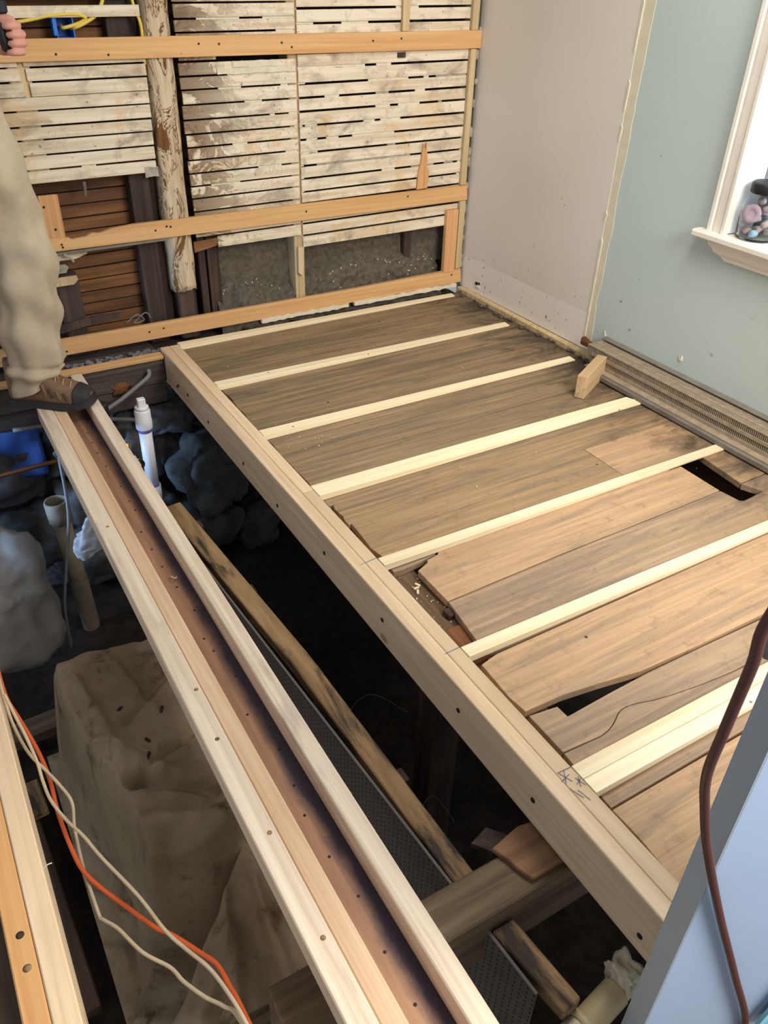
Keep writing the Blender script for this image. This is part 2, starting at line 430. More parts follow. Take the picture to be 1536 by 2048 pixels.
def mk_peg():
    t = NT('perforated_grey_board', 0.7, 0.3)
    sx = t.add('ShaderNodeTexCoord'); s = t.sep(sx.outputs['Object'])
    def cell(a): return t.math('ABSOLUTE', t.math('SUBTRACT', t.math('FRACT', t.math('MULTIPLY', a, 62.0), 0.0), 0.5), 0.0)
    a, b = cell(s[1]), cell(s[2])
    d = t.math('ADD', t.math('MULTIPLY', a, a), t.math('MULTIPLY', b, b))
    n = t.noise(t.coords(), 7, 4, 0.6)
    col = t.ramp(n, [(0.3, C(100, 94, 90)), (0.7, C(118, 112, 106))])
    return t.out(t.mix(t.math('LESS_THAN', d, 0.028), col, C(34, 30, 30)))
M['peg'] = mk_peg()
def mk_trouser():
    t = NT('khaki_canvas', 0.9, 0.15)
    n = t.noise(t.coords(rnd=False), 6, 5, 0.6)
    col = t.ramp(n, [(0.3, C(168, 150, 126)), (0.7, C(200, 184, 160))])
    f = t.noise(t.coords(rnd=False), 220, 2, 0.5)
    return t.out(col, f, 0.2)
M['khaki'] = mk_trouser()
M['skin'] = plain('skin', C(208, 148, 128), 0.55, var=0.06)
M['shirt'] = plain('dark_shirt', C(52, 54, 60), 0.9, var=0.1)
M['hair'] = plain('brown_hair', C(64, 48, 38), 0.8)
M['boot'] = plain('brown_suede', C(128, 100, 76), 0.9, var=0.12, scale=30)
M['bootd'] = plain('dark_brown_mesh', C(84, 64, 54), 0.9, var=0.15, scale=40)
M['sole'] = plain('dark_rubber_sole', C(50, 48, 50), 0.7, var=0.1)
M['lace'] = plain('tan_lace', C(186, 152, 118), 0.8)
M['shell'] = plain('sea_shell', C(196, 176, 168), 0.6, var=0.2, scale=40)
M['shellp'] = plain('mauve_shell', C(190, 164, 176), 0.6, var=0.12, scale=30)
M['shellb'] = plain('blue_shell', C(170, 200, 226), 0.5, var=0.08, scale=30)
def mk_glass():
    t = NT('glass', 0.03, 0.5); t.b.inputs['Transmission Weight'].default_value = 1.0; t.b.inputs['IOR'].default_value = 1.12
    return t.out((0.92, 0.95, 0.96, 1))
M['glass'] = mk_glass()

# ================================================================ SETTING
WX = 1.541
def ky(x, z, y=0.02):      # widen a measurement taken on y = 0 to the plane y
    k = (3.14815 + y) / 3.14815
    return -0.80441 + (x + 0.80441) * k, 1.32605 + (z - 1.32605) * k

# ---- ground under the house
def gz(x, y):
    return -1.08 + 0.09 * noise.noise(Vector((x * 2.3, y * 2.3, 0.3))) + 0.03 * noise.noise(Vector((x * 9, y * 9, 1.3))) + 0.22 * max(0, min(1, (x + 0.1) / 0.9)) * max(0, min(1, (y + 1.6) / 1.4))
g = grid_surf('ground', lambda s, t: (-2.0 + 3.6 * s, -3.6 + 3.62 * t, gz(-2.0 + 3.6 * s, -3.6 + 3.62 * t)), 110, 110, M['soil'], origin=(0, -1.7, -1.08))
tag(g, 'dark bare soil at the bottom of the open crawl space', kind='structure')

# ---- back wall of lath
wb = box('wall_back', -1.6, WX, 0.135, 0.16, -0.1, 1.75, M['back'], bev=0)
tag(wb, 'stripped lath wall with old post and pine battens', kind='structure')
TR = -0.011
def lath(x0, x1, za, zb, mat='lath', y0=0.02, th=0.008, tilt=TR, parent=wb, name='lath', xm=None):
    X0, Z0 = ky(x0, za, y0); X1, Z1 = ky(x1, zb, y0)
    o = box(name, X0, X1, y0 + random.uniform(-.0015, .0015), y0 + th, Z0, Z1, M[mat], parent, 0.001)
    o.rotation_euler = (0, tilt + random.uniform(-.0015, .0015), 0); return o
def key(x0, x1, z, h=0.011, mat='plaster', y0=0.0235, tilt=TR):
    X0, Z = ky(x0, z, 0.02); X1, _ = ky(x1, z, 0.02)
    n = max(3, int((X1 - X0) / 0.02)); up = []; dn = []
    for i in range(n + 1):
        x = X0 + (X1 - X0) * i / n
        up.append((x, Z + h / 2 + random.uniform(0, .004))); dn.append((x, Z - h / 2 - random.uniform(0, .004)))
    o = prism('plaster_key', dn + up[::-1], 'y', y0, y0 + 0.006, M[mat], wb)
    o.rotation_euler = (0, tilt, 0); return o

gR = [1.41, 1.362, 1.314, 1.266, 1.218, 1.172, 1.124, 1.075, 1.028, 0.979, 0.925, 0.877, 0.829, 0.778, 0.727, 0.679, 0.630, 0.581, 0.530, 0.484, 0.441, 0.403, 0.354, 0.303]
for a, b in zip(gR, gR[1:]):
    lath(0.683, 1.478, b + 0.0042, a - 0.0042)
def X500(p):   # x on the wall for a column of the study crop
    u = 500 + p / 2.954
    return 0.456 + (u - 500) * (1.486 - 0.456) / (935 - 500)
dark = {1.172: [(285, 820), (950, 1320)], 1.124: [(370, 520), (665, 1320)], 0.979: [(650, 715), (800, 1280)], 0.925: [(320, 670), (905, 1000), (1030, 1075)],
        0.877: [(295, 425), (505, 715), (790, 950), (1010, 1290)], 0.829: [(295, 715), (800, 850), (980, 1100), (1120, 1280)], 0.778: [(300, 315), (380, 645), (710, 745), (865, 1275)],
        0.727: [(295, 320), (380, 430), (500, 580), (830, 1270)], 0.679: [(380, 790), (840, 1265)], 0.630: [(300, 375), (935, 1260)],
        0.581: [(300, 760), (840, 945), (1090, 1160), (1220, 1250)], 0.530: [(300, 1250)]}
for z, segs in dark.items():
    c = 283
    for a, b in segs + [(1290, 1290)]:
        if a - c > 12: key(X500(c), X500(a), z, 0.010, 'plaster' if random.random() < .7 else 'plaster_grey')
        c = b
gM = [1.425, 1.378, 1.33, 1.283, 1.236, 1.186, 1.139, 1.098, 1.05, 1.008, 0.963, 0.920, 0.871, 0.821, 0.773, 0.728, 0.684, 0.637, 0.591, 0.546, 0.497, 0.447, 0.398, 0.349]
for i, (a, b) in enumerate(zip(gM, gM[1:])):
    if abs(a - 1.05) < 1e-6:
        lath(0.222, 0.36, b + 0.003, a - 0.003); continue     # rotted away beside the post
    lath((0.216 if i < 22 else 0.30) + random.uniform(0, .006), 0.674, b + 0.0032, a - 0.0032)
for z, a, b in [(1.139, 0.30, 0.46), (1.139, 0.55, 0.67), (1.098, 0.60, 0.67), (0.963, 0.40, 0.67), (0.920, 0.36, 0.45), (0.920, 0.61, 0.64), (0.871, 0.46, 0.53), (0.821, 0.64, 0.674), (0.821, 0.56, 0.58), (0.773, 0.66, 0.674), (0.728, 0.40, 0.46), (0.684, 0.62, 0.67), (0.637, 0.5, 0.6), (0.591, 0.3, 0.42)]:
    key(a, b, z, 0.008)
# torn plaster fringe above the first middle laths
for z0, x0, x1 in [(0.995, 0.42, 0.60), (0.975, 0.36, 0.67)]:
    key(x0, x1, z0, 0.016, 'plaster', 0.017)
# broken end of the lowest middle lath
X, Z = ky(0.2, 0.37)
prism('lath', [(X + .006, Z - .03), (X + .05, Z - .022), (X + .10, Z - .012), (X + .115, Z + .018), (X + .005, Z + .012)], 'y', .021, .029, M['backlath'], wb)
gL = [1.05, 1.006, 0.964, 0.918, 0.874, 0.827, 0.785, 0.737, 0.690, 0.645]
for i, (a, b) in enumerate(zip(gL, gL[1:])):
    x1 = 0.103 - 0.001 * i
    if i < 3:
        lath(-0.298 + 0.004 * i, x1, b + 0.003, a - 0.003); lath(-1.1, -0.318 + 0.004 * i, b - 0.003, a - 0.009)
    else: lath(-1.1, x1, b + 0.003, a - 0.003)
lath(-0.36, 0.104, 1.143, 1.176); 
for a, b in [(1.19, 1.233), (1.239, 1.28), (1.286, 1.327), (1.333, 1.375)]: lath(-1.1, 0.104, a, b)
key(-0.17, -0.12, 0.690, 0.010, 'plaster'); key(0.05, 0.10, 0.655, 0.03, 'plaster_grey', 0.018)
# brown laths of the far side, seen through the opening
z = 0.02
while z < 1.22:
    if z < 0.67 or z > 1.04:
        lath(-1.15, 0.09, z, z + 0.041, 'backlath', 0.118, 0.008, TR * 1.4, name='back_lath')
    z += 0.0455
# studs and the rotten post
box('stud', 0.0, 0.075, 0.05, 0.118, -0.02, 1.6, M['stud'], wb, 0.003)
box('stud', 0.075, 0.118, 0.085, 0.118, -0.02, 1.6, M['back'], wb, 0.003)
box('stud', 0.232, 0.262, 0.045, 0.118, 0.05, 0.42, M['stud'], wb, 0.003)
box('stud', 0.275, 0.325, 0.06, 0.118, 0.05, 0.42, M['stud'], wb, 0.003)
box('stud', 0.655, 0.70, 0.03, 0.118, 0.0, 1.6, M['nailer'], wb, 0.003)
box('stud', 1.235, 1.275, 0.07, 0.118, 0.0, 1.6, M['stud'], wb, 0.003)
box('stud', -0.325, -0.245, 0.055, 0.118, -0.02, 0.30, M['stud'], wb, 0.003)
box('stud', -0.345, -0.275, 0.030, 0.06, 0.68, 1.1, M['nailer'], wb, 0.003)
box('stud', -0.62, -0.55, 0.055, 0.118, -0.02, 0.62, M['stud'], wb, 0.003)
rings = []
for i in range(60):
    zz = 0.19 + (1.62 - 0.19) * i / 59
    cx = 0.165 - 0.006 * math.sin(zz * 3); ring = []
    for k in range(28):
        a = 2 * math.pi * k / 28
        q = Vector((math.cos(a), math.sin(a), 0))
        r = 0.052 * (1 + 0.12 * noise.noise(Vector((q.x * 1.6, q.y * 1.6, zz * 5))) + 0.06 * noise.noise(Vector((q.x * 5, q.y * 5, zz * 14))))
        sx = math.copysign(abs(q.x) ** 0.7, q.x); sy = math.copysign(abs(q.y) ** 0.7, q.y)
        ring.append((cx + sx * r, 0.062 + sy * r, zz + (0.012 * noise.noise(Vector((q.x * 3, q.y * 3, 9))) if i == 0 else 0)))
    rings.append(ring)
tag(loft('post', rings, M['post'], wb), 'rotten pale old post with peeling brown surface')
box('post_foot', 0.122, 0.205, 0.03, 0.11, -0.02, 0.20, M['stud'], wb, 0.006, wob=.004)
# battens
def battenY(pts, y0=0.0, y1=0.0195, mat='batten'): return prism('batten', pts, 'y', y0, y1, M[mat], wb, 0.0015)
battenY([(-1.1, 1.018), (1.536, 1.024), (1.536, 1.090), (-1.1, 1.082)])
battenY([(-1.1, 0.410), (-0.1, 0.412), (1.528, 0.412), (1.522, 0.478), (-0.02, 0.476), (-0.10, 0.470), (-0.15, 0.458), (-0.175, 0.462), (-0.2, 0.452), (-0.25, 0.448), (-0.262, 0.456), (-1.1, 0.452)])
battenY([(-1.1, 0.012), (0.5, 0.016), (1.53, 0.026), (1.522, 0.094), (0.9, 0.082), (-1.1, 0.076)])
box('batten', -0.337, -0.27, 0.002, 0.018, 0.452, 0.607, M['battenV'], wb, 0.0015)
for x, z in [(-.325, .57), (-.30, .49)]: lathe('nail', [(0.0045, 0), (0.0045, 0.0015)], (x, 0.002, z), (0, -1, 0), M['bolt'], wb, 10)
for x, z in [(-.29, .435), (-.288, .425), (0.06, .445), (0.105, .455), (0.12, .452), (.70, .448), (1.2, .46), (-.19, 1.04), (-.02, 1.035), (.3, 1.062), (.375, 1.06), (.62, 1.06), (.66, 1.045), (1.01, 1.06), (1.14, 1.066), (-.02, .05), (.04, .055), (-.35, .03), (1.47, .07)]:
    lathe('nail', [(0.004, 0), (0.004, 0.0015)], (x, 0.0, z), (0, -1, 0), M['bolt'], wb, 10)
box('nailer', 1.482, 1.514, -0.001, 0.0195, 1.090, 1.6, M['nailer'], wb, 0.0015)
box('nailer', 1.486, 1.516, 0.001, 0.0195, 0.480, 1.022, M['nailer'], wb, 0.0015)
box('nailer', 1.490, 1.522, 0.001, 0.0195, 0.096, 0.410, M['nailer'], wb, 0.0015)
box('corner_block', 1.418, 1.482, -0.004, 0.0195, 0.085, 0.376, M['battenV'], wb, 0.0015)
box('nailer', 1.146, 1.178, 0.002, 0.0195, 1.090, 1.5, M['nailer'], wb, 0.0015)
box('wood_chip', 1.135, 1.172, 0.014, 0.0195, 0.998, 1.016, M['stud'], wb, 0.0)
prism('wood_splinter', [(1.252, .482), (1.306, .484), (1.312, .55), (1.299, .58), (1.302, .60), (1.292, .672), (1.286, .645), (1.277, .668), (1.268, .59), (1.258, .56)], 'y', .008, .019, M['battenV'], wb)
prism('stud_edge', [(.662, .19), (.682, .175), (.688, .22), (.692, .30), (.664, .30)], 'y', .012, .029, M['nailer'], wb)
for z in [0.10, 0.16, 0.23, 0.30, 0.38, .47, .56, .63, .72, .80, .9, 1.0, 1.1]:
    rock('plaster_crumb', (1.529 + random.uniform(-.003, .004), 0.012, z + random.uniform(-.02, .02)), (.008, .006, .012 + random.random() * .012), M['plaster_grey'], wb, seed=z * 9, sub=2)
# lower left lath remnants
def remnant(pts, mat): prism('lath', pts, 'y', 0.021, 0.029, M[mat], wb)
remnant([(-1.0, .362), (-.245, .372), (-.205, .385), (-.192, .402), (-1.0, .398)], 'lath')
remnant([(-1.0, .316), (-.29, .325), (-.278, .345), (-.288, .356), (-1.0, .352)], 'plaster_grey')
remnant([(-1.0, .268), (-.27, .278), (-.252, .294), (-.255, .310), (-1.0, .304)], 'nailer')
remnant([(-.42, .085), (-.20, .118), (-.12, .122), (-.1, .14), (-.2, .145), (-.42, .122)], 'stud')
tube('loose_wire', [(-.10, .01, .1), (-.06, .0, .13), (-.03, .012, .1), (-.07, .02, .09), (-.02, .02, .125), (0.0, .02, .1)], 0.0022, M['greycable'], wb, 6)
tube('loose_wire', [(-.17, .012, .64), (-.172, .008, .615), (-.175, .01, .59)], 0.006, M['conduit'], wb, 6)
tube('loose_wire', [(-.29, .0, .40), (-.27, -.005, .385), (-.26, .0, .37)], 0.005, M['plaster_grey'], wb, 6)
box('channel_strip', -0.36, 0.10, 0.004, 0.018, 0.398, 0.408, M['metald'], wb, 0.001, rot=(0, TR, 0))
# white crumbled plaster strip at the foot of the battens
for x0, x1 in [(0.47, .90), (.93, 1.5)]:
    p = []; q = []
    n = int((x1 - x0) / .02)
    for i in range(n + 1):
        x = x0 + (x1 - x0) * i / n
        p.append((x, 0.0 + 0.006 * (x) + random.uniform(-.004, .002))); q.append((x, .016 + .006 * x + random.uniform(-.003, .004)))
    prism('plaster_strip', p + q[::-1], 'y', -0.006, 0.012, M['plaster'], wb)

# loose-fill insulation slumped behind the lower battens
PRO = [(.30, .15), (.38, .20), (.47, .21), (.58, .15), (.66, .125), (.78, .17), (.92, .225), (1.05, .245), (1.16, .205), (1.26, .185), (1.36, .21), (1.44, .13)]
def ptop(x):
    for (a, za), (b, zb) in zip(PRO, PRO[1:]):
        if x <= b: return za + (zb - za) * sm((0), 1, (x - a) / (b - a))
    return PRO[-1][1]
def sm(e0, e1, x):
    t = max(0, min(1, (x - e0) / (e1 - e0))); return t * t * (3 - 2 * t)
def ins(s, t):
    x = 0.30 + s * 1.14
    top = ptop(x) + .012 * noise.noise(Vector((x * 22, 0, 3)))
    z = -0.03 + t * (top + 0.03)
    bulge = 0.085 * (1 - t ** 2.2) ** .7 + 0.034 * noise.noise(Vector((x * 10, z * 10, 2))) + 0.014 * noise.noise(Vector((x * 34, z * 34, 5)))
    return (x, 0.112 - max(bulge, 0.0), z)
o = grid_surf('insulation', ins, 150, 36, M['insul'], wb); o['kind'] = 'stuff'
def ins2(s, t):
    x = 0.30 + s * 1.18; z = 0.12 + t * 0.24
    return (x, 0.112 - 0.018 * noise.noise(Vector((x * 11, z * 11, 7))) - 0.012, z)
o = grid_surf('insulation', ins2, 90, 24, M['insul'], wb); o['kind'] = 'stuff'
bm = bmesh.new()
for i in range(170):
    s = random.random(); t = random.choice([random.uniform(.3, .9), random.gauss(.80, .02), random.gauss(.80, .02)])
    x, y, z = ins(s, t)
    bmesh.ops.create_icosphere(bm, subdivisions=1, radius=random.choice([.0008, .001, .0012, .0015, .002, .0034]), matrix=Matrix.Translation((x, y - .001, z)))
o = link('plaster_crumbs', bm_mesh(bm, 'plaster_crumbs'), M['plaster'], wb); o['kind'] = 'stuff'

# ---- right wall
ZT = 1.75
wy0, wy1, wz0, wz1 = -1.418, -2.30, 0.615, 1.60     # window opening
bm = bmesh.new()
def bq(x0, x1, y0, y1, z0, z1):
    r = bmesh.ops.create_cube(bm, size=1.0, matrix=Matrix.Translation(((x0 + x1) / 2, (y0 + y1) / 2, (z0 + z1) / 2)) @ Matrix.Diagonal((abs(x1 - x0), abs(y1 - y0), abs(z1 - z0), 1)))
bq(WX, WX + .16, 0.16, wy0, -.02, ZT); bq(WX, WX + .16, wy1, -3.4, -.02, ZT)
bq(WX, WX + .16, wy0, wy1, -.02, wz0 - .02); bq(WX, WX + .16, wy0, wy1, wz1, ZT)
wr = link('wall_right', bm_mesh(bm, 'wall_right'), M['teal']); tag(wr, 'grey-green painted wall with bare drywall at one end', kind='structure')
jag = [(-.876, -.005)]
prism('drywall_sheet', [(0.02, 0.006), (-.874, 0.010), (-.876, ZT), (0.02, ZT)], 'x', WX - .0035, WX + .001, M['drywall'], wr)
left = []; right = []
n = 70
for i in range(n + 1):
    z = 0.012 + (ZT - 0.012) * i / n
    left.append((-.873 + random.uniform(-.0015, .0015), z))
    wdt = 0.030 + 0.018 * (z / 1.2) + 0.010 * noise.noise(Vector((z * 7, 0, 0))) + .006 * noise.noise(Vector((z * 25, 3, 0)))
    right.append((-.876 - wdt, z))
prism('torn_paint_edge', left + right[::-1], 'x', WX - .0018, WX + .001, M['tape'], wr)
for z0, z1 in [(0.02, .46), (.52, .56), (.80, .86), (.90, 1.0), (1.08, 1.24), (1.3, 1.6)]:
    prism('paper_curl', [(-.869, z0), (-.876, z0 + .006), (-.880, z1 - .01), (-.872, z1)], 'x', WX - .006, WX - .002, M['plaster'], wr)
for yy, zz, s in [(-.115, .050, .013), (-.135, .056, .008)]:
    rock('drywall_hole', (WX - .002, yy, zz), (.004, s, s * .8), M['bolt'], wr, seed=yy, sub=2)
rock('drywall_hole', (WX - .0025, -.125, .037), (.004, .022, .010), M['plaster'], wr, seed=4, sub=2)
for yy, zz in [(-.49, .33), (-.62, .55), (-.64, .53), (-.30, .12), (-.08, .14), (-.7, .10), (-.78, .20), (-.45, .09), (-1.03, .26), (-1.10, .17), (-1.36, .16)]:
    rock('wall_scuff', (WX - .0028, yy, zz), (.0012, .003, .004), M['metald'], wr, seed=yy * 7, sub=1)
rock('wall_scuff', (WX - .001, -1.36, .152), (.003, .010, .012), M['plaster'], wr, seed=2, sub=2)
prism('plaster_patch', [(-.975, .055), (-1.03, .07), (-1.0, .082), (-.985, .105), (-.975, .12)], 'x', WX - .003, WX, M['tape'], wr)
# bottom plate under the drywall
bp = prism('baseboard_right', [(1.505, 0.0), (1.5375, 0.0), (1.5375, -.95), (1.505, -.95)], 'z', -.03, .0055, M['nailer']); tag(bp, 'narrow wooden bottom plate along the foot of the drywall', kind='structure')
for i in range(26):
    rock('debris', (random.uniform(1.47, 1.515), -.03 - random.random() * .95, -.006), (.004 + random.random() * .008, .006 + random.random() * .014, .004), M['insul'], bp, seed=i, sub=1)

# ---- window
w = empty('window_1', (WX, wy0, wz0), 'white trimmed window in the grey-green wall', None, None, 'structure')
def casing(pts2, y0, y1, z0, z1):
    pass
prof = [(0, 0), (-.012, 0), (-.020, .004), (-.020, .016), (-.013, .020), (-.013, .024), (-.017, .028), (-.017, .050), (-.012, .054), (-.012, .058), (-.022, .062), (-.022, .072), (0, .074)]
bm = bmesh.new()
rA = [bm.verts.new((WX + d, -1.345 - h, wz0 - .005)) for d, h in prof]; rB = [bm.verts.new((WX + d, -1.345 - h, ZT - .02)) for d, h in prof]
for i in range(len(prof)): bm.faces.new((rA[i], rA[(i + 1) % len(prof)], rB[(i + 1) % len(prof)], rB[i]))
bm.faces.new(rA); bm.faces.new(rB[::-1]); bmesh.ops.recalc_face_normals(bm, faces=bm.faces)
link('casing', bm_mesh(bm, 'casing'), M['white'], w)
bm = bmesh.new()
rA = [bm.verts.new((WX + d, wy1 + .0 - h, wz0 - .005)) for d, h in prof]; rB = [bm.verts.new((WX + d, wy1 - h, ZT - .02)) for d, h in prof]
for i in range(len(prof)): bm.faces.new((rA[i], rA[(i + 1) % len(prof)], rB[(i + 1) % len(prof)], rB[i]))
bm.faces.new(rA); bm.faces.new(rB[::-1]); bmesh.ops.recalc_face_normals(bm, faces=bm.faces)
link('casing', bm_mesh(bm, 'casing'), M['white'], w)
prism('window_sill', [(1.486, -1.318), (1.496, -1.312), (WX, -1.312), (WX, wy0), (1.66, wy0), (1.66, wy1), (WX, wy1), (WX, wy1 - .1), (1.486, wy1 - .1)], 'z', .590, .611, M['white'], w, 0.004)
ap = [(WX, .590), (1.508, .590), (1.506, .576), (1.514, .566), (1.518, .552), (1.528, .542), (1.528, .532), (WX, .530)]
bm = bmesh.new()
yA = [-1.375, -1.375, -1.378, -1.39, -1.40, -1.425, -1.44, -1.442]
A = [bm.verts.new((p[0], yA[i], p[1])) for i, p in enumerate(ap)]; B = [bm.verts.new((p[0], wy1 - .06, p[1])) for p in ap]
for i in range(len(ap)): bm.faces.new((A[i], A[(i + 1) % len(ap)], B[(i + 1) % len(ap)], B[i]))
bm.faces.new(A); bm.faces.new(B[::-1]); bmesh.ops.recalc_face_normals(bm, faces=bm.faces)
link('apron', bm_mesh(bm, 'apron'), M['white'], w)
box('jamb', WX, 1.69, wy0 - .006, wy0, wz0, wz1, M['reveal'], w, 0)
box('jamb', WX, 1.69, wy1, wy1 + .006, wz0, wz1, M['reveal'], w, 0)
box('sash_rail', 1.645, 1.675, wy1 + .01, wy0 - .01, wz0 - .005, wz0 + .05, M['sash'], w, .003)
box('sash_stile', 1.645, 1.675, wy0 - .05, wy0 - .008, wz0 + .05, wz1, M['sash'], w, .003)
box('sash_stile', 1.645, 1.675, wy1 + .008, wy1 + .05, wz0 + .05, wz1, M['sash'], w, .003)
box('pane', 1.657, 1.661, wy1 + .05, wy0 - .05, wz0 + .05, wz1, M['glass'], w, 0)

# ---- subfloor planks
def ft(x, y): return -0.022 + 0.010 * x / 1.54
fl = empty('floor', (0.8, -1.4, -0.03), 'old brown subfloor planks between the new pine sleepers', None, None, 'structure')
def plank(pts, mat='plank_mid', dz=0.0, name='plank'):
    return prism(name, pts, 'z', 0, 0, M[mat], fl, 0.0012, top=lambda x, y: ft(x, y) + dz, bot=lambda x, y: ft(x, y) + dz - 0.021)
def rough_end(x, y0, y1, amp=.006, n=5):
    return [(x + random.uniform(-amp, amp), y0 + (y1 - y0) * i / n) for i in range(n + 1)]
XE = 1.502
def simple(y0, y1, x0, x1=XE, mat='plank_mid', dz=0, amp=.005):
    return plank(rough_end(x0, y0 - .0015, y1 + .0015, amp) + [(x1, y1 + .0015), (x1, y0 - .0015)], mat, dz)
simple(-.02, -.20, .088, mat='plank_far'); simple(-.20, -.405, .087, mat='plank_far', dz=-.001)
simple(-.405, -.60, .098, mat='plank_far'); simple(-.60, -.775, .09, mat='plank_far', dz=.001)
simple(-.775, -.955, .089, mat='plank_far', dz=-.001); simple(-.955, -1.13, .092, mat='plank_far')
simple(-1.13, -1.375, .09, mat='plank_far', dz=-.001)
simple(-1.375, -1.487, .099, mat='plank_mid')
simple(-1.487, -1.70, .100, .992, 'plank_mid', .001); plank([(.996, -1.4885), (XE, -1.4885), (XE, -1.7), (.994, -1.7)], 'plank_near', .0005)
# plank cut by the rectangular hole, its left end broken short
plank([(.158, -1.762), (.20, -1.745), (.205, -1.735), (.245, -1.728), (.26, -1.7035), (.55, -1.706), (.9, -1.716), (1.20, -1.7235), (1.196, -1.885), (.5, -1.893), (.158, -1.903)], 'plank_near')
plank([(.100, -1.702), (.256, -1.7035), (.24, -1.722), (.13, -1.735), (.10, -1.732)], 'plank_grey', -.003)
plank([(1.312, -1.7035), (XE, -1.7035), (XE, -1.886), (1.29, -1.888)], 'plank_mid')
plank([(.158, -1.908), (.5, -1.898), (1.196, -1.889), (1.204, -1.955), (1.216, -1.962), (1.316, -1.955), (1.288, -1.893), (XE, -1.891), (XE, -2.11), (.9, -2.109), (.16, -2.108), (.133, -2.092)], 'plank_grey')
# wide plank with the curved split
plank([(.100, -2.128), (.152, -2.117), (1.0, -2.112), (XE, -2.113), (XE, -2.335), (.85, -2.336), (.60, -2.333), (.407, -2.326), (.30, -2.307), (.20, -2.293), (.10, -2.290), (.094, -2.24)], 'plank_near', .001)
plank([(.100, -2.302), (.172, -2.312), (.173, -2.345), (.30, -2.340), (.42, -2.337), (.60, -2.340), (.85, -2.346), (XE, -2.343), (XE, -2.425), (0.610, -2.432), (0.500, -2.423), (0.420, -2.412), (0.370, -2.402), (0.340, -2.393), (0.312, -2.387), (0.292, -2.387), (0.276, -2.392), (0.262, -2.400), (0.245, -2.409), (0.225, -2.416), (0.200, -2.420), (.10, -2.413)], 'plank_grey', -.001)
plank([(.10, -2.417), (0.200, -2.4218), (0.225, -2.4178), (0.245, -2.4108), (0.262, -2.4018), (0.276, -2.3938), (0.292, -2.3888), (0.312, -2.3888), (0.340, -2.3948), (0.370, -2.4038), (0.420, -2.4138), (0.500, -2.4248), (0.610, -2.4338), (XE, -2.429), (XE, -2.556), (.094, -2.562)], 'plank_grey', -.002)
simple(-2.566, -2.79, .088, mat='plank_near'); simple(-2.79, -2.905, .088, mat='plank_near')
# framing under the planks
for x in (.082, .52, .96, 1.40):
    box('floor_joist', x, x + .085, -2.9, -.052, -.19, -.046, M['oldjoist'], fl, .003)
box('framing_patch', .10, .17, -2.105, -1.975, -.047, -.038, M['brownbit'], fl, .001)
box('framing_patch', .13, .18, -2.16, -2.112, -.046, -.03, M['brownbit'], fl, .001)
box('plank_sliver', .135, .158, -1.945, -1.915, -.046, -.03, M['dark'], fl, .002)
bm = bmesh.new()
for i in range(70):
    x, y = random.choice([(random.uniform(.1, .16), random.uniform(-1.96, -1.74)), (random.uniform(.09, .3), random.uniform(-1.05, -.9)), (random.uniform(.1, 1.4), random.uniform(-2.6, -.1))])
    z = -.0445 if (x < .158 and -1.96 < y < -1.74) else ft(x, y) + .001
    s = random.uniform(.001, .0028)
    bmesh.ops.create_cube(bm, size=1, matrix=Matrix.Translation((x, y, z + s * .5)) @ Matrix.Rotation(random.random() * 6, 4, 'Z') @ Matrix.Diagonal((s * random.uniform(1, 3), s, s * .7, 1)))
o = link('sawdust_crumbs', bm_mesh(bm, 'sawdust_crumbs'), M['plaster'], fl); o['kind'] = 'stuff'
for i, (x, y) in enumerate([(.13, -1.80), (.125, -1.815), (.14, -1.79)]):
    box('wood_crumb', x - .008, x + .008, y - .003, y + .003, -.0455, -.040, M['sleeper'], fl, .001, rot=(0, 0, i))

# ---- sill, foundation
sl = empty('wall_foundation', (-.3, -.05, -.9), 'field-stone foundation with a dark timber sill under the lath wall', None, None, 'structure')
box('sill_beam', -1.6, -.004, -.098, .12, -.135, -.030, M['sill'], sl, .004)
box('sill_beam', -1.6, -.004, -.090, .12, -.225, -.137, M['sill'], sl, .004)
prism('sill_strip', [(-1.6, -.105), (-.004, -.110), (-.004, -.062), (-1.6, -.068)], 'z', -.029, -.014, M['batten'], sl, .002)
box('sill_beam', .0, WX, -.05, .12, -.12, -.046, M['sill'], sl, .004)
box('mortar_core', -1.6, WX, .0, .13, -1.15, -.226, M['rubble'], sl, 0)
bm = bmesh.new()
for i in range(150):
    x = random.uniform(-.36, .45); y = random.uniform(-.058, -.01); s = random.uniform(.004, .012)
    bmesh.ops.create_icosphere(bm, subdivisions=1, radius=s, matrix=Matrix.Translation((x, y, -.026 + s * .4)) @ Matrix.Diagonal((1.3, 1, .8, 1)))
o = link('rubble_fill', bm_mesh(bm, 'rubble_fill'), M['rubble'], sl); o['kind'] = 'stuff'
for i, (x, y, z, sx, sy, sz) in enumerate([(-.02, -.10, -.29, .11, .10, .055), (.18, -.09, -.30, .09, .10, .06), (.09, -.27, -.50, .14, .13, .165), (.02, -.24, -.77, .16, .13, .12), (.30, -.15, -.52, .12, .12, .12), (-.16, -.08, -.42, .11, .10, .13), (-.18, -.13, -.70, .13, .12, .14), (-.40, -.06, -.36, .12, .09, .10), (-.42, -.08, -.62, .12, .10, .13), (.42, -.10, -.34, .13, .10, .09), (-.70, -.06, -.40, .15, .09, .13), (.30, -.2, -.82, .15, .13, .14), (-.05, -.12, -.42, .055, .06, .09), (-.68, -.05, -.7, .14, .09, .15), (-.4, -.1, -.88, .14, .11, .12), (.65, -.1, -.5, .16, .11, .2), (-.95, -.06, -.5, .13, .09, .18)]):
    rock('foundation_stone', (x, y, z), (sx, sy, sz), M['stone'], sl, seed=i + 1, amp=.42, freq=1.3)
ff = box('floor_front', -.2, 1.53, -3.7, -2.93, -.10, -.055, M['oldjoist'], bev=.002); tag(ff, 'old floor edge that the blue panel stands on', kind='structure')

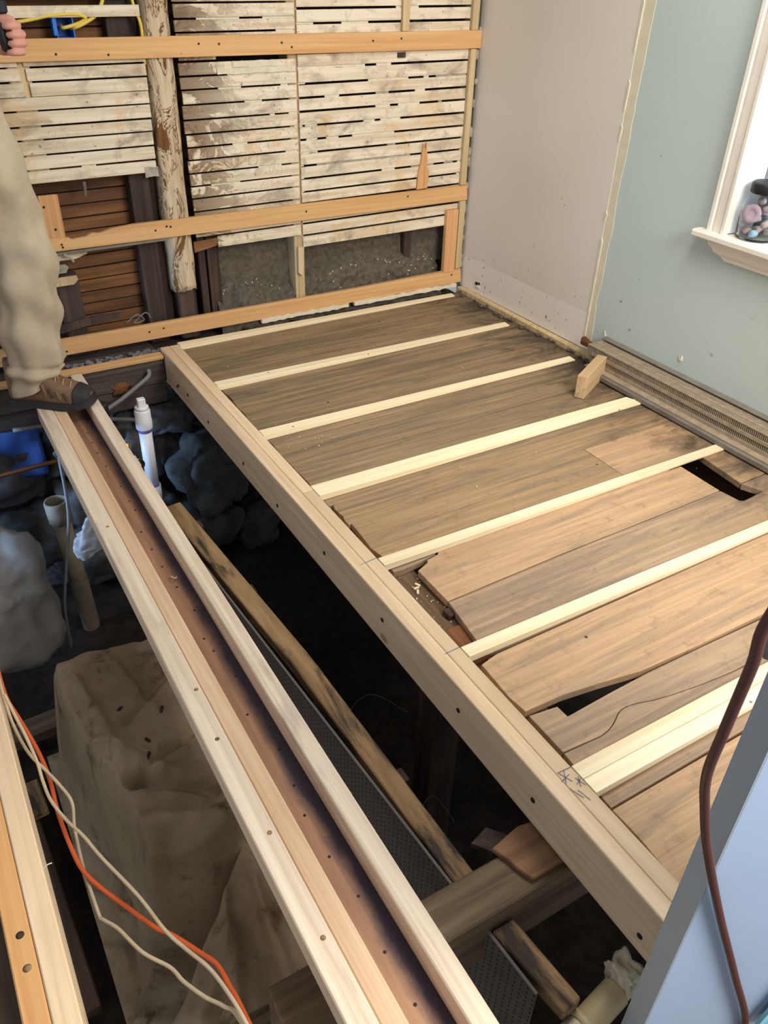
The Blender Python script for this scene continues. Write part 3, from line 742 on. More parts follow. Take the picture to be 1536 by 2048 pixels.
# ================================================================ THINGS
# ---- doubled pine joist
j = empty('doubled_joist', (.038, -1.5, -.139), 'doubled pale pine joist with bolt heads along its side, edging the planked floor', 'joist')
box('joist_board', 0, .0375, -2.905, -.057, -.139, 0, M['joist'], j, .0022)
box('joist_board', .0385, .076, -1.30, -.057, -.139, -.0005, M['joist'], j, .0018)
box('joist_board', .0385, .076, -2.905, -1.303, -.139, -.0012, M['joist'], j, .0018)
for y, z in [(-.236, -.097), (-.255, -.085), (-.367, -.077), (-.586, -.09), (-.92, -.09), (-1.196, -.097), (-1.521, -.066), (-1.845, -.062), (-2.184, -.066), (-2.449, -.072), (-2.752, -.095)]:
    lathe('bolt', [(.0062, 0), (.0062, .002), (.004, .0028)], (0.0002, y, z), (-1, 0, 0), M['bolt'], j, 12)
def stroke(a, b, wd=.0011, z=.0006):
    a = Vector(a); b = Vector(b); d = (b - a); L = d.length; c = (a + b) / 2
    o = box('pencil_mark', c.x - L / 2, c.x + L / 2, c.y - wd / 2, c.y + wd / 2, z - .0004, z, M['pencil'], j, 0)
    o.rotation_euler = (0, 0, math.atan2(d.y, d.x))
for a, b in [((.043, -2.462), (.054, -2.490)), ((.060, -2.474), (.034, -2.480)), ((.056, -2.462), (.040, -2.488)), ((.064, -2.486), (.072, -2.510)), ((.074, -2.492), (.056, -2.500)), ((.072, -2.486), (.060, -2.508)), ((.038, -2.5), (.048, -2.53)), ((.05, -2.51), (.056, -2.54)), ((.076, -2.462), (.040, -2.46)), ((.076, -1.684), (.02, -1.69)), ((.076, -2.072), (.03, -2.075))]:
    stroke((a[0], a[1], 0), (b[0], b[1], 0))

# ---- pine sleepers on the planks (tapered to meet the rising floor)
def sleeper(y0, wd, xe, label, name='floor_sleeper', step=None):
    x0 = .0775
    pts = [(x0, y0), (xe, y0), (xe - .004, y0 - wd), (x0, y0 - wd)]
    if step: pts = [(x0, y0), (xe - step, y0), (xe - step + .01, y0 - wd * .45), (xe, y0 - wd * .55), (xe - .005, y0 - wd), (x0, y0 - wd)]
    o = prism(name, pts, 'z', 0, 0, M['sleeper'], None, .0008, top=lambda x, y: -.0004 + (-.006 * max(0, (x - 1.3) / .15)), bot=lambda x, y: ft(x, y) + .0006)
    return tag(o, label, 'sleeper', 'pine sleepers across the old floor')
sleeper(-.036, .036, 1.45, 'thin pine sleeper at the foot of the lath wall')
sleeper(-.458, .040, 1.452, 'slim pine sleeper, second out from the lath wall')
sleeper(-.884, .040, 1.460, 'slim pine sleeper, third out from the lath wall')
sleeper(-1.278, .062, 1.452, 'wide pine sleeper with stepped end, just beyond the loose wood block', step=.06)
sleeper(-1.686, .036, 1.455, 'slim pine sleeper running beside the rectangular hole in the planks')
sleeper(-2.073, .036, 1.46, 'slim pine sleeper beside the wide plank with the curved split')
sleeper(-2.460, .0355, 1.46, 'bright pine sleeper lying against its twin near the blue panel, far side of the pair')
sleeper(-2.4965, .036, 1.46, 'bright pine sleeper lying against its twin near the blue panel, near side of the pair')

# ---- sistered walkway beam
def beam(name, x0, x1, y0, y1, z0, z1, m, label): return tag(box(name, x0, x1, y0, y1, z0, z1, M[m], None, .0025), label, 'lumber')
beam('edge_board', -.541, -.4955, -3.0, -.355, -.0565, 0, 'beamA', 'pale outermost pine board of the narrow beam, above the canvas')
beam('edge_board', -.4945, -.456, -3.0, -.362, -.0575, -.002, 'beamB', 'pinkish knotty pine board of the narrow beam, next to the scorched core')
co = beam('core_timber', -.4945, -.338, -3.0, -.12, -.168, -.058, 'core', 'dark scorched timber with nail holes between pale boards')
rb = beam('edge_board', -.3775, -.338, -3.0, -.16, -.0575, .001, 'beamA', 'pale weathered single board along the scorched core, next to the white pipe')
for i in range(26):
    y = -.5 - i * .098 + random.uniform(-.03, .03)
    lathe('nail_hole', [(.0032, 0), (.0032, .0006)], (random.uniform(-.425, -.395), y, -.058), (0, 0, 1), M['bolt'], co, 8)
for y in (-1.9, -2.05, -2.3, -1.2, -2.52):
    lathe('knot', [(.006, 0), (.003, .0006)], (-.515 + random.uniform(-.01, .01), y, -.0002), (0, 0, 1), M['plate'], bpy.data.objects['edge_board'], 10)
stp = tube('fence_staple', [(-.415, -1.43, -.056), (-.418, -1.44, -.045), (-.410, -1.455, -.044), (-.402, -1.44, -.052)], .0016, M['spike'], None, 6)
tag(stp, 'bent pale staple lying on the scorched core timber', 'staple')

# ---- double joist at the left
d = beam('joist_board', -.921, -.8815, -3.05, -.10, -.139, 0, 'sleeper', 'pale pine board of the joist pair beyond the canvas')

d.data.materials.clear(); d.data.materials.append(M['joist'])
d2 = beam('joist_board', -.9605, -.922, -3.05, -.10, -.139, -.002, 'orange', 'orange knotty pine board of the joist pair beyond the canvas')
tube('nail_spike', [(-.8825, -2.165, -.008), (-.874, -2.163, -.004), (-.866, -2.161, -.007)], .0012, M['spike'], d, 6)
for y in (-2.27, -2.33, -2.02): lathe('knot', [(.007, 0), (.003, .0005)], (-.938, y, -.002), (0, 0, 1), M['plate'], d2, 12)

# ---- basement partition with top plate and perforated board
pw = empty('basement_partition', (-.2, -1.7, -1.0), 'low partition of perforated grey board under a mouldy brown top plate', 'partition')
prism('top_plate', [(-.273, -.856), (-.212, -.847), (-.150, -1.72), (-.131, -2.462), (-.179, -2.462), (-.205, -1.73)], 'z', -.255, -.22, M['plate'], pw, .003)
prism('top_plate', [(-.172, -2.566), (-.121, -2.566), (-.105, -2.745), (-.149, -2.75)], 'z', -.255, -.22, M['plate'], pw, .003)
bm = bmesh.new(); bmesh.ops.create_cube(bm, size=1, matrix=Matrix.Diagonal((.006, 1.86, .78, 1)))
o = link('perforated_panel', bm_mesh(bm, 'perforated_panel'), M['peg'], pw, (-.226, -1.77, -.615)); o.rotation_euler = (0, 0, math.atan2(.098, 1.6))
for y in (-.95, -1.35, -1.75, -2.15):
    x = -.215 + (-.9 - y) * .055
    box('stud', x, x + .036, y - .02, y + .02, -1.1, -.255, M['stud'], pw, .002)

# ---- cross beam and scraps
cb = tag(box('cross_beam', -.60, .95, -2.561, -2.468, -.335, -.170, M['xbeam'], None, .004), 'thick grey-brown timber crossing under the new joist', 'beam')
s1 = tag(prism('wood_scrap', [(-.098, -2.455), (-.02, -2.440), (.03, -2.45), (.03, -2.545), (-.065, -2.548), (-.074, -2.53), (-.080, -2.51), (-.084, -2.49), (-.090, -2.475)], 'z', -.169, -.155, M['scrap'], None, .002), 'reddish torn wood scrap lying on the cross timber', 'scrap')
s2 = tag(prism('wood_scrap', [(-.115, -2.41), (-.065, -2.395), (-.03, -2.44), (-.085, -2.452)], 'z', -.219, -.205, M['stud'], None, .001), 'dark wood scrap behind the cross timber', 'scrap')
s2.location.z += .02
bf = empty('brass_fitting', (-.33, -2.235, -.12), 'small brass hose fitting sticking out beside the pale board', 'fitting')
lathe('nut', [(.008, 0), (.0085, .002), (.0085, .010), (.007, .012)], (-.337, -2.235, -.105), (1, 0.05, .02), M['brass'], bf, 6, False)
lathe('barb', [(.0055, .010), (.0068, .014), (.005, .018), (.0068, .022), (.005, .026), (.0062, .030), (.004, .036)], (-.337, -2.235, -.105), (1, 0.05, .02), M['brass'], bf, 14)

# ---- canvas tarp
def sm(e0, e1, x):
    t = max(0, min(1, (x - e0) / (e1 - e0))); return t * t * (3 - 2 * t)
def tarp(s, t):
    x = -.84 + s * .51; y = -2.365 + t * 1.295
    # upper lobe
    xl = -.745 + .035 * math.sin(y * 6)
    lobe = sm(xl - .06, xl + .04, x) * sm(-2.01 + .03 * math.sin(x * 14), -1.93 + .03 * math.sin(x * 14), y) * sm(-1.10, -1.20, y + .06 * (x + .5))
    edge = -.545 + (y + 2.0) * .93
    low = sm(edge - .03, edge + .05, x) * sm(-2.372, -2.35, y) * sm(-1.85, -1.95, y)
    h = max(lobe * 1.0, low * .80)
    z = -.92 + .48 * h
    q = Vector((x * 5, y * 5, 0))
    z += h * (.026 * noise.noise(q) + .016 * noise.noise(q * 2.3) + .006 * noise.noise(q * 6))
    # creases
    def crease(ax, ay, bx, by, w, d):
        L2 = (bx - ax) ** 2 + (by - ay) ** 2
        u = max(0, min(1, ((x - ax) * (bx - ax) + (y - ay) * (by - ay)) / L2))
        dd = math.hypot(x - ax - u * (bx - ax), y - ay - u * (by - ay)) + .010 * noise.noise(q * 1.4)
        return d * math.exp(-(dd / w) ** 2)
    z += h * (crease(-.66, -1.70, -.48, -1.82, .020, -.040) + crease(-.66, -1.72, -.46, -1.60, .014, -.028) + crease(-.68, -1.85, -.50, -1.92, .030, .040) + crease(-.70, -1.55, -.58, -1.72, .016, .026) + crease(-.60, -1.22, -.55, -1.45, .012, .016)
         + crease(-.70, -1.30, -.66, -1.62, .018, .034) + crease(-.70, -1.25, -.45, -1.32, .014, .024) + crease(-.62, -1.5, -.42, -1.35, .014, -.024)
         + crease(-.55, -2.05, -.62, -2.32, .018, .026) + crease(-.47, -2.05, -.50, -2.34, .016, -.026) + crease(-.40, -2.0, -.44, -2.3, .016, .02) + crease(-.58, -2.16, -.70, -2.30, .014, .018))
    # side folds
    if h < .9: z += .03 * noise.noise(Vector((x * 9, y * 9, 4))) + .02 * math.sin(y * 34 + x * 20) * (1 - h)
    ed = min(1, min(s / .09, (1 - s) / .09, t / .02, (1 - t) / .06))
    z = z * ed + (1 - ed) * min(z, -.93)
    return (x, y, z)
tp = tag(grid_surf('canvas_tarp', tarp, 130, 240, M['tarp'], None, origin=(-.55, -1.7, -.8)), 'dusty brown canvas tarp draped over a mound under the beams', 'tarp')
bx = empty('plank_barrier', (-.5, -2.39, -1.1), 'grey-brown plank barrier at the end of the canvas mound', 'planks')
box('rail', -.66, -.30, -2.415, -2.372, -.52, -.475, M['xbeam'], bx, .004)
box('board', -.66, -.30, -2.410, -2.385, -.80, -.522, M['darkY'], bx, .004)
box('board', -.66, -.30, -2.410, -2.385, -1.15, -.803, M['darkY'], bx, .004)
for i, (x, y, L, r) in enumerate([(-.60, -1.66, .03, 1.0), (-.585, -1.60, .024, 2.0), (-.45, -1.81, .02, .2), (-.62, -1.45, .02, .6), (-.52, -1.52, .03, 1.2)]):
    z = tarp((x + .84) / .51, (y + 2.365) / 1.295)[2]
    c = tag(rock('bark_chip', (x, y, z + .003), (L * .45, .0045, .0035), M['dark'], None, seed=i + 2, amp=.5, sub=2), 'dark bark chip lying on the dusty canvas', 'chip', 'bark chips on the canvas'); c.rotation_euler = (0, 0, r)
for i, (x, y) in enumerate([(-.425, -1.80), (-.44, -2.045)]):
    z = tarp((x + .84) / .51, (y + 2.365) / 1.295)[2]
    tag(box('plaster_chip', x - .008, x + .008, y - .005, y + .005, z + .002, z + .007, M['plaster'], None, .001, rot=(0, 0, .8 * i)), 'pale plaster chip lying on the dusty canvas', 'chip', 'plaster chips on the canvas')

# ---- crawl space clutter at the left
bl = tag(rock('boulder', (-.86, -.50, -.64), (.215, .26, .20), M['boulder'], None, seed=14, amp=.30, freq=1.1, sub=5), 'large pale rounded boulder under the floor', 'boulder')
cp = empty('clay_pipe', (-.55, -.35, -1.1), 'grey-brown clay drain pipe standing upright beside the boulder', 'pipe')
lathe('pipe_shaft', [(.034, -.72), (.034, -.60), (.037, -.3), (.034, -.28), (.034, 0)], (-.55, -.35, -.48), (-.03, .02, 1), M['clay'], cp, 24)
lathe('pipe_socket', [(.034, -.02), (.045, -.015), (.046, .07), (.043, .078), (.036, .078), (.034, .02)], (-.55, -.35, -.48), (-.03, .02, 1), M['clay'], cp, 24)
pb = empty('plastic_bag', (-.53, -.80, -.46), 'crumpled white plastic bag hanging under the narrow beam', 'bag')
def bagf(s, t):
    a = 2 * math.pi * s; r = .052 * math.sin(math.pi * (.08 + .84 * t)) ** .6 * (1 + .35 * noise.noise(Vector((math.cos(a) * 2, math.sin(a) * 2, t * 5))) - .5 * abs(noise.noise(Vector((math.cos(a) * 5, math.sin(a) * 5, t * 9)))))
    return (-.545 + r * math.cos(a) + .07 * t, -.80 + r * .7 * math.sin(a) + .03 * t, -.37 + .13 * t + .02 * noise.noise(Vector((a, t * 4, 2))))
grid_surf('bag_film', bagf, 40, 24, M['bag'], pb)
t_ = tag(tube('copper_pipe', [(-1.0, -.235, -.325), (-.74, -.24, -.305), (-.42, -.25, -.29)], .009, M['copper'], None, 12), 'thin copper water pipe running over the boulder', 'pipe')
t_ = tag(tube('hanging_cable', [(-.50, -.30, -.25), (-.525, -.42, -.42), (-.58, -.50, -.58), (-.63, -.52, -.78), (-.64, -.5, -1.0)], .006, M['greycable'], None, 8), 'grey cable hanging down in front of the clay pipe', 'cable')
def blu(s, t):
    x = -1.05 + .52 * s; z = -.40 + .2 * t
    return (x, -.105 + .02 * noise.noise(Vector((x * 12, z * 12, 0))) - .03 * (1 - t), z)
tag(grid_surf('blue_sheet', blu, 40, 16, M['bluesheet'], None, .002), 'blue plastic sheet hanging under the sill', 'sheet')
for nm, a, m, lab in [('loose_plank', (-1.15, -.62, -.93, -.84, -1.0, -.955), 'xbeam', 'grey plank on the soil in front of the boulder'), ('loose_plank', (-1.25, -.90, -1.95, -1.12, -.98, -.94), 'darkY', 'wide dark board on the soil beside the canvas'), ('wood_offcut', (-.93, -.88, -1.30, -1.16, -.938, -.91), 'plate', 'yellowish wood offcut on the wide dark board')]:
    tag(box(nm, *a, M[m], None, .004, rot=(0, 0, .04)), lab, 'wood')

# ---- plumbing by the foundation
pv = empty('drain_cleanout', (-.19, -.35, -.5), 'white plastic drain pipe with square cap and purple primer bands', 'pipe')
P0 = (-.182, -.35, -.46); AXP = (.012, .005, 1)
lathe('pipe_shaft', [(.0245, 0), (.0245, .29)], P0, AXP, M['pvc'], pv, 24)
lathe('lower_elbow', [(.010, -.075), (.022, -.062), (.029, -.045), (.030, -.03), (.030, .018)], P0, AXP, M['pvc'], pv, 24)
lathe('primer_band', [(.0252, .017), (.0252, .034)], P0, AXP, M['purple'], pv, 24)
lathe('primer_band', [(.0252, .262), (.0252, .278)], P0, AXP, M['purple'], pv, 24)
lathe('coupling', [(.030, .276), (.0315, .280), (.0315, .315), (.030, .318), (.030, .352), (.0255, .358)], P0, AXP, M['pvc'], pv, 24)
cp_ = lathe('cleanout_cap', [(.026, .356), (.026, .368), (.019, .370)], P0, AXP, M['pvc'], pv, 24)
box('cap_lug', -.192, -.162, -.362, -.338, -.092, -.058, M['pvc'], cp_, .003)
p2 = empty('vent_pipe', (-.315, -.30, -.5), 'short white plastic pipe with a black rubber cap beside the boot', 'pipe')
lathe('pipe_shaft', [(.022, 0), (.022, .30)], (-.315, -.30, -.42), (0, 0, 1), M['pvc'], p2, 20)
lathe('rubber_cap', [(.026, .295), (.026, .345), (.02, .352), (.008, .354)], (-.315, -.30, -.42), (0, 0, 1), M['black'], p2, 20)
vl = empty('shutoff_valve', (-.27, -.42, -.35), 'brass shutoff valve with a white and blue tag on a copper pipe', 'valve')
lathe('riser', [(.008, -.35), (.008, 0)], (-.268, -.41, -.22), (0, 0, 1), M['copper'], vl, 12)
lathe('valve_body', [(.008, -.005), (.013, 0), (.013, .016), (.009, .02), (.006, .026)], (-.268, -.41, -.22), (0, 0, 1), M['brass'], vl, 12)
tg = prism('tag', [(-.262, -.33), (-.236, -.34), (-.232, -.29), (-.248, -.245), (-.262, -.24)], 'y', -.432, -.430, M['pvc'], vl)
prism('tag_stripe', [(-.258, -.322), (-.240, -.328), (-.239, -.312), (-.257, -.305)], 'y', -.4335, -.4322, M['bluebox'], tg)
lathe('tag_ring', [(.026, 0), (.027, .003), (.025, .004), (.024, .002)], (-.243, -.425, -.29), (0, -1, 0), M['brass'], vl, 20)
tag(tube('conduit_pipe', [(-.62, -.125, -.19), (-.30, -.14, -.214), (.10, -.14, -.335), (.3, -.14, -.39)], .0085, M['conduit'], None, 12), 'rusty conduit pipe passing behind the white drain pipe', 'pipe')
tag(tube('grey_hose', [(-.075, -.115, -.06), (-.085, -.14, -.075), (-.15, -.16, -.105), (-.22, -.17, -.14), (-.285, -.18, -.165), (-.36, -.19, -.22)], .0085, M['greycable'], None, 10), 'grey flexible cable coming out of the sill timber', 'cable')
rock('rust_stain', (-.19, -.0985, -.125), (.032, .0012, .026), M['brownbit'], sl, seed=8, amp=.5, sub=3, freq=2.5)

# cream drain at the front
cd = empty('drain_fitting', (-.08, -2.75, -.35), 'cream plastic drain pipe with a collar, below the end of the joist', 'pipe')
A0 = Vector((-.150, -2.775, -.292)); AD = Vector((.13, .018, .022)).normalized()
lathe('pipe_body', [(.024, .0), (.026, .05), (.028, .055), (.028, .135), (.024, .14)], A0, AD, M['cream'], cd, 24)
lathe('pipe_collar', [(.028, .038), (.034, .040), (.034, .052), (.028, .054)], A0, AD, M['cream'], cd, 24)
lathe('pipe_hub', [(.027, -.06), (.030, -.05), (.030, .036), (.027, .038)], A0, AD, M['plaster'], cd, 24)
tag(rock('rag', tuple(A0 + AD * .165 + Vector((0, .006, .006))), (.026, .034, .036), M['plaster'], None, seed=3, amp=.5, freq=2.4), 'crumpled dirty white rag stuffed in the cream pipe end', 'rag')
tag(tube('thin_wire', [(-.03, -1.9, -.62), (-.06, -1.76, -.52), (.05, -1.70, -.50), (.14, -1.78, -.55)], .0012, M['conduit'], None, 6), 'thin wire loop in the dark below the joist', 'wire')
tag(tube('thin_wire', [(-.04, -2.2, -.62), (-.04, -2.12, -.55), (.03, -2.08, -.52), (.05, -2.16, -.55)], .0012, M['conduit'], None, 6), 'thin wire curl behind the dark wood scrap', 'wire')
tag(box('support_post', .06, .15, -2.02, -1.94, -1.12, -.195, M['stud'], None, .004), 'dark wooden support post under the doubled joist', 'post')

# ---- loose cables
tag(tube('orange_cord', [(-.874, -1.25, -.18), (-.873, -1.44, -.12), (-.874, -1.545, -.1), (-.872, -1.605, -.12), (-.859, -1.663, -.138), (-.842, -1.754, -.156), (-.835, -1.836, -.171), (-.838, -1.912, -.183), (-.834, -2.001, -.192), (-.825, -2.065, -.198), (-.804, -2.118, -.2), (-.769, -2.187, -.198), (-.735, -2.255, -.192), (-.712, -2.29, -.183), (-.68, -2.352, -.171), (-.662, -2.396, -.156), (-.658, -2.451, -.138), (-.656, -2.494, -.12), (-.658, -2.60, -.08), (-.67, -2.8, -.06)], .0047, M['cord_o'], None, 10), 'orange extension cord sagging over the canvas', 'cord')
tag(tube('beige_cable', [(-.875, -1.45, -.10), (-.876, -1.60, -.085), (-.876, -1.654, -.102), (-.872, -1.707, -.119), (-.859, -1.775, -.135), (-.836, -1.829, -.149), (-.814, -1.887, -.162), (-.807, -1.922, -.172), (-.817, -1.96, -.205), (-.823, -2.057, -.215), (-.822, -2.105, -.21), (-.82, -2.175, -.2), (-.816, -2.191, -.192), (-.796, -2.23, -.180), (-.77, -2.305, -.162), (-.736, -2.362, -.149), (-.724, -2.404, -.135), (-.702, -2.454, -.119), (-.681, -2.492, -.102), (-.668, -2.532, -.085), (-.66, -2.7, -.05)], .0036, M['cord_b'], None, 8), 'beige electrical cable sagging lowest of the pair, kinked sharply beside the orange cord', 'cable')
tag(tube('beige_cable', [(-.872, -1.66, -.05), (-.863, -1.717, -.07), (-.855, -1.76, -.094), (-.848, -1.822, -.116), (-.848, -1.862, -.136), (-.844, -1.906, -.152), (-.827, -1.96, -.164), (-.805, -2.015, -.165), (-.786, -2.079, -.165), (-.746, -2.199, -.158), (-.723, -2.297, -.145), (-.701, -2.359, -.130), (-.681, -2.416, -.110), (-.67, -2.475, -.09), (-.663, -2.548, -.068), (-.655, -2.7, -.04)], .0036, M['cord_b'], None, 8), 'beige electrical cable crossing over the orange cord in a smooth curve', 'cable')

# ---- blue panel, its brown cord, turquoise sheet
E0 = Vector((-.168, -2.858, 0)); E1 = Vector((-.182, -2.895, 0)); ed = (E1 - E0).normalized(); fd = Vector((-ed.y, ed.x, 0))
if fd.x < 0: fd = -fd
L = .62
dp = empty('painted_panel', (0.1, -3.0, -.055), 'painted upright panel lit light blue with a grey edge in front of the joist end', 'panel')
bm = bmesh.new()
cs = [E0 + ed * .001, E1, E1 + fd * L, E0 + fd * L]
A = [bm.verts.new((p.x, p.y, -.054)) for p in cs]; B = [bm.verts.new((p.x, p.y, 1.75)) for p in cs]
bm.faces.new(A); bm.faces.new(B)
for i in range(4): bm.faces.new((A[i], A[(i + 1) % 4], B[(i + 1) % 4], B[i]))
bmesh.ops.recalc_face_normals(bm, faces=bm.faces); bmesh.ops.bevel(bm, geom=bm.edges[:], offset=.0015, segments=1, affect='EDGES')
link('panel_slab', bm_mesh(bm, 'panel_slab'), M['door'], dp)
bm = bmesh.new()
o0 = fd * -.0012
vs = [E0 + o0, E1 + o0, E1 + fd * .001, E0 + fd * .001]
A = [bm.verts.new((p.x, p.y, -.054)) for p in vs]; B = [bm.verts.new((p.x, p.y, 1.75)) for p in vs]
bm.faces.new(A); bm.faces.new(B)
for i in range(4): bm.faces.new((A[i], A[(i + 1) % 4], B[(i + 1) % 4], B[i]))
bmesh.ops.recalc_face_normals(bm, faces=bm.faces)
link('panel_edge', bm_mesh(bm, 'panel_edge'), M['doordge'], dp)
EYE = Vector((-.80441, -3.14815, 1.32605)); nrm = Vector((-ed.x, -ed.y, 0))
def off_face(p, dist):      # a point on the same sight direction, standing dist in front of the panel face
    d = Vector(p) - EYE; k = ((E1 - EYE).dot(nrm) - dist) / d.dot(nrm); return EYE + d * k
cpts = [(-.247, -2.877, .866), (-.246, -2.878, .812), (-.247, -2.877, .724), (-.247, -2.877, .657), (-.242, -2.886, .607), (-.236, -2.902, .552), (-.222, -2.935, .464), (-.210, -2.972, .385), (-.202, -3.003, .317)]
dist = [.05, .045, .035, .025, .016, .010, .008, .008, .008]
cp3 = [off_face(p, q) for p, q in zip(cpts, dist)]
cp3 = [cp3[0] + Vector((.06, -.05, .22)), cp3[0] + Vector((.02, -.012, .09))] + cp3 + [cp3[-1] + Vector((-.004, .002, -.10))]
bc = empty('brown_cord', cp3[-1], 'brown power cord hanging down across the light blue panel', 'cord')
tube('cord_jacket', cp3, .0052, M['cord_br'], bc, 12)
cl = off_face((-.245, -2.881, .842), .036) + Vector((.006, -.004, 0))
lathe('cord_clip', [(.004, -.016), (.008, -.013), (.009, 0), (.008, .012), (.004, .015)], cl, (.2, -.1, 1), M['greycable'], bc, 14)
tq = [off_face(p, .010) for p in [(-.2020, -3.0030, .317), (-.2010, -3.008, .390)]]
dirv = (tq[1] - tq[0]).normalized(); side = dirv.cross(nrm).normalized()
if side.z > 0: side = -side
def slab(name, p, a, b, th, m, par):
    bm = bmesh.new(); q = [p[0] + side * a, p[1] + side * a, p[1] + side * b, p[0] + side * b]
    A = [bm.verts.new(v) for v in q]; B = [bm.verts.new(v - nrm * th) for v in q]
    bm.faces.new(A); bm.faces.new(B)
    for i in range(4): bm.faces.new((A[i], A[(i + 1) % 4], B[(i + 1) % 4], B[i]))
    bmesh.ops.recalc_face_normals(bm, faces=bm.faces)
    return link(name, bm_mesh(bm, name), M[m], par)
c0 = tq[0] + dirv * .002; c1_ = tq[1] + dirv * .10
ts = empty('plastic_board', c0, 'bright turquoise plastic board leaning against the light blue panel', 'board')
slab('board_rim', (c0, c1_), .016, .024, .006, 'turq', ts); slab('board_face', (c0, c1_), .0265, .12, .004, 'turq2', ts)

# ---- loose block and baseboard heater
bkA = Vector((1.226, -1.185, 0)); bd = Vector((.205, .112, 0)).normalized()
blk = box('wood_block', -.115, .115, -.019, .019, -.0445, .0445, M['block'], None, .0015)
blk.rotation_euler = (0, 0, math.atan2(bd.y, bd.x)); blk.location = Vector((1.238, -1.19, .031)) + bd * .115
tag(blk, 'loose pine block standing on edge against the baseboard heater', 'block')
HY0, HY1 = -.985, -2.85
ht = empty('baseboard_heater', (1.48, -1.9, 0), 'dusty brown finned baseboard heater with its cover off along the painted wall', 'heater')
box('back_plate', 1.534, 1.5405, HY1, HY0, -.005, .098, M['metald'], ht, .001)
prism('top_lip', [(1.5405, .098), (1.5405, .102), (1.522, .096), (1.522, .093)], 'y', HY1, HY0, M['metald'], ht)
tube('heater_pipe', [(1.487, -.915, .062), (1.487, -2.9, .062)], .011, M['copper'], ht, 14)
tube('pipe_elbow', [(1.512, -.898, .062), (1.505, -.915, .063), (1.495, -.95, .062), (1.487, -.985, .062)], .013, M['copper'], ht, 14)
bm = bmesh.new()
y = HY0
def q8(x0, x1, y0, y1, z0, z1): bmesh.ops.create_cube(bm, size=1.0, matrix=Matrix.Translation(((x0 + x1) / 2, (y0 + y1) / 2, (z0 + z1) / 2)) @ Matrix.Diagonal((x1 - x0, abs(y1 - y0), z1 - z0, 1)))
i = 0
while y > HY1:
    q8(1.450, 1.5255, y - .0034, y, .028, .086); y -= .0074; i += 1
o = link('heating_fins', bm_mesh(bm, 'heating_fins'), M['metal'], ht); o['kind'] = 'stuff'
y = HY0
for k, L_ in enumerate([.04, .075, .11, .15, .19, .05, .20, .25, .12, .30, .20, .18]):
    y1 = max(y - L_, HY1)
    for x0, x1 in [(1.4485, 1.453), (1.484, 1.492), (1.522, 1.527)]:
        box('fin_strip', x0, x1, y1 + .002, y, .084, .0872, M['metal'], ht, 0)
    y = y1
    if y <= HY1: break
box('front_channel', 1.418, 1.4475, HY1, HY0 - .03, .012, .016, M['metal'], ht, 0)
box('front_strip', 1.4470, 1.4500, HY1, HY0 - .03, .050, .062, M['metal'], ht, 0)
box('front_strip', 1.4470, 1.4500, HY1, HY0 - .03, .016, .030, M['metal'], ht, 0)
box('bottom_rail', 1.405, 1.425, HY1, HY0 - .06, -.008, .011, M['metald'], ht, .002)
for yy in (-1.02, -1.5, -2.0, -2.5):
    box('bracket', 1.45, 1.534, yy - .002, yy + .002, -.008, .030, M['metald'], ht, 0)

# ---- jar of shells on the sill
jr = empty('glass_jar', (1.588, -1.490, .611), 'glass jar with a black lid on the window sill', 'jar')
JB = (1.588, -1.490, .6115)
lathe('jar_glass', [(.050, .0), (.057, .006), (.057, .085), (.052, .105), (.040, .118), (.040, .128), (.037, .128), (.037, .117), (.049, .103), (.054, .085), (.054, .008), (.03, .004)], JB, (0, 0, 1), M['glass'], jr, 32)
lathe('jar_lid', [(.044, .122), (.046, .124), (.046, .146), (.042, .150), (.02, .151)], JB, (0, 0, 1), M['black'], jr, 32)
for c_ in jr.children: c_.scale = (1.14, 1.14, 1.14)
sh = [(-.028, .012, .020, .013, 'shell'), (-.010, .030, .018, .014, 'shell'), (-.032, -.012, .018, .014, 'shellb'), (.012, -.028, .020, .015, 'shell'), (.026, .010, .018, .014, 'shellp'), (0, 0, .022, .015, 'shell'), (-.020, .026, .045, .013, 'shellp'), (.02, .026, .044, .014, 'shell'), (-.006, -.024, .044, .014, 'shell'), (.028, -.012, .046, .013, 'shell'), (.0, .028, .072, .013, 'shell'), (.018, .0, .070, .015, 'shellp'), (-.008, -.02, .085, .014, 'shell'), (.012, .018, .095, .013, 'shell')]
for i, (a, b, c, r, m) in enumerate(sh):
    tag(rock('sea_shell', (JB[0] + a * 1.14, JB[1] + b * 1.14, JB[2] + c * 1.14), (r, r * .9, r * .75), M[m], None, seed=i + 30, amp=.35, sub=2), {'shell': 'small pale brown sea shell inside the glass jar', 'shellp': 'small mauve sea shell inside the glass jar', 'shellb': 'small pale blue sea shell inside the glass jar'}[m], 'shell', 'shells in the jar')
ur = lathe('sea_urchin', [(.010, .003), (.012, .006), (.022, .011), (.028, .008), (.029, 0), (.02, -.006), (.005, -.007)], (JB[0] - .036, JB[1] + .010, JB[2] + .078), (-.9, -.45, .15), M['shellp'], None, 28)
tag(ur, 'mauve round urchin shell with a central hole inside the jar', 'shell')

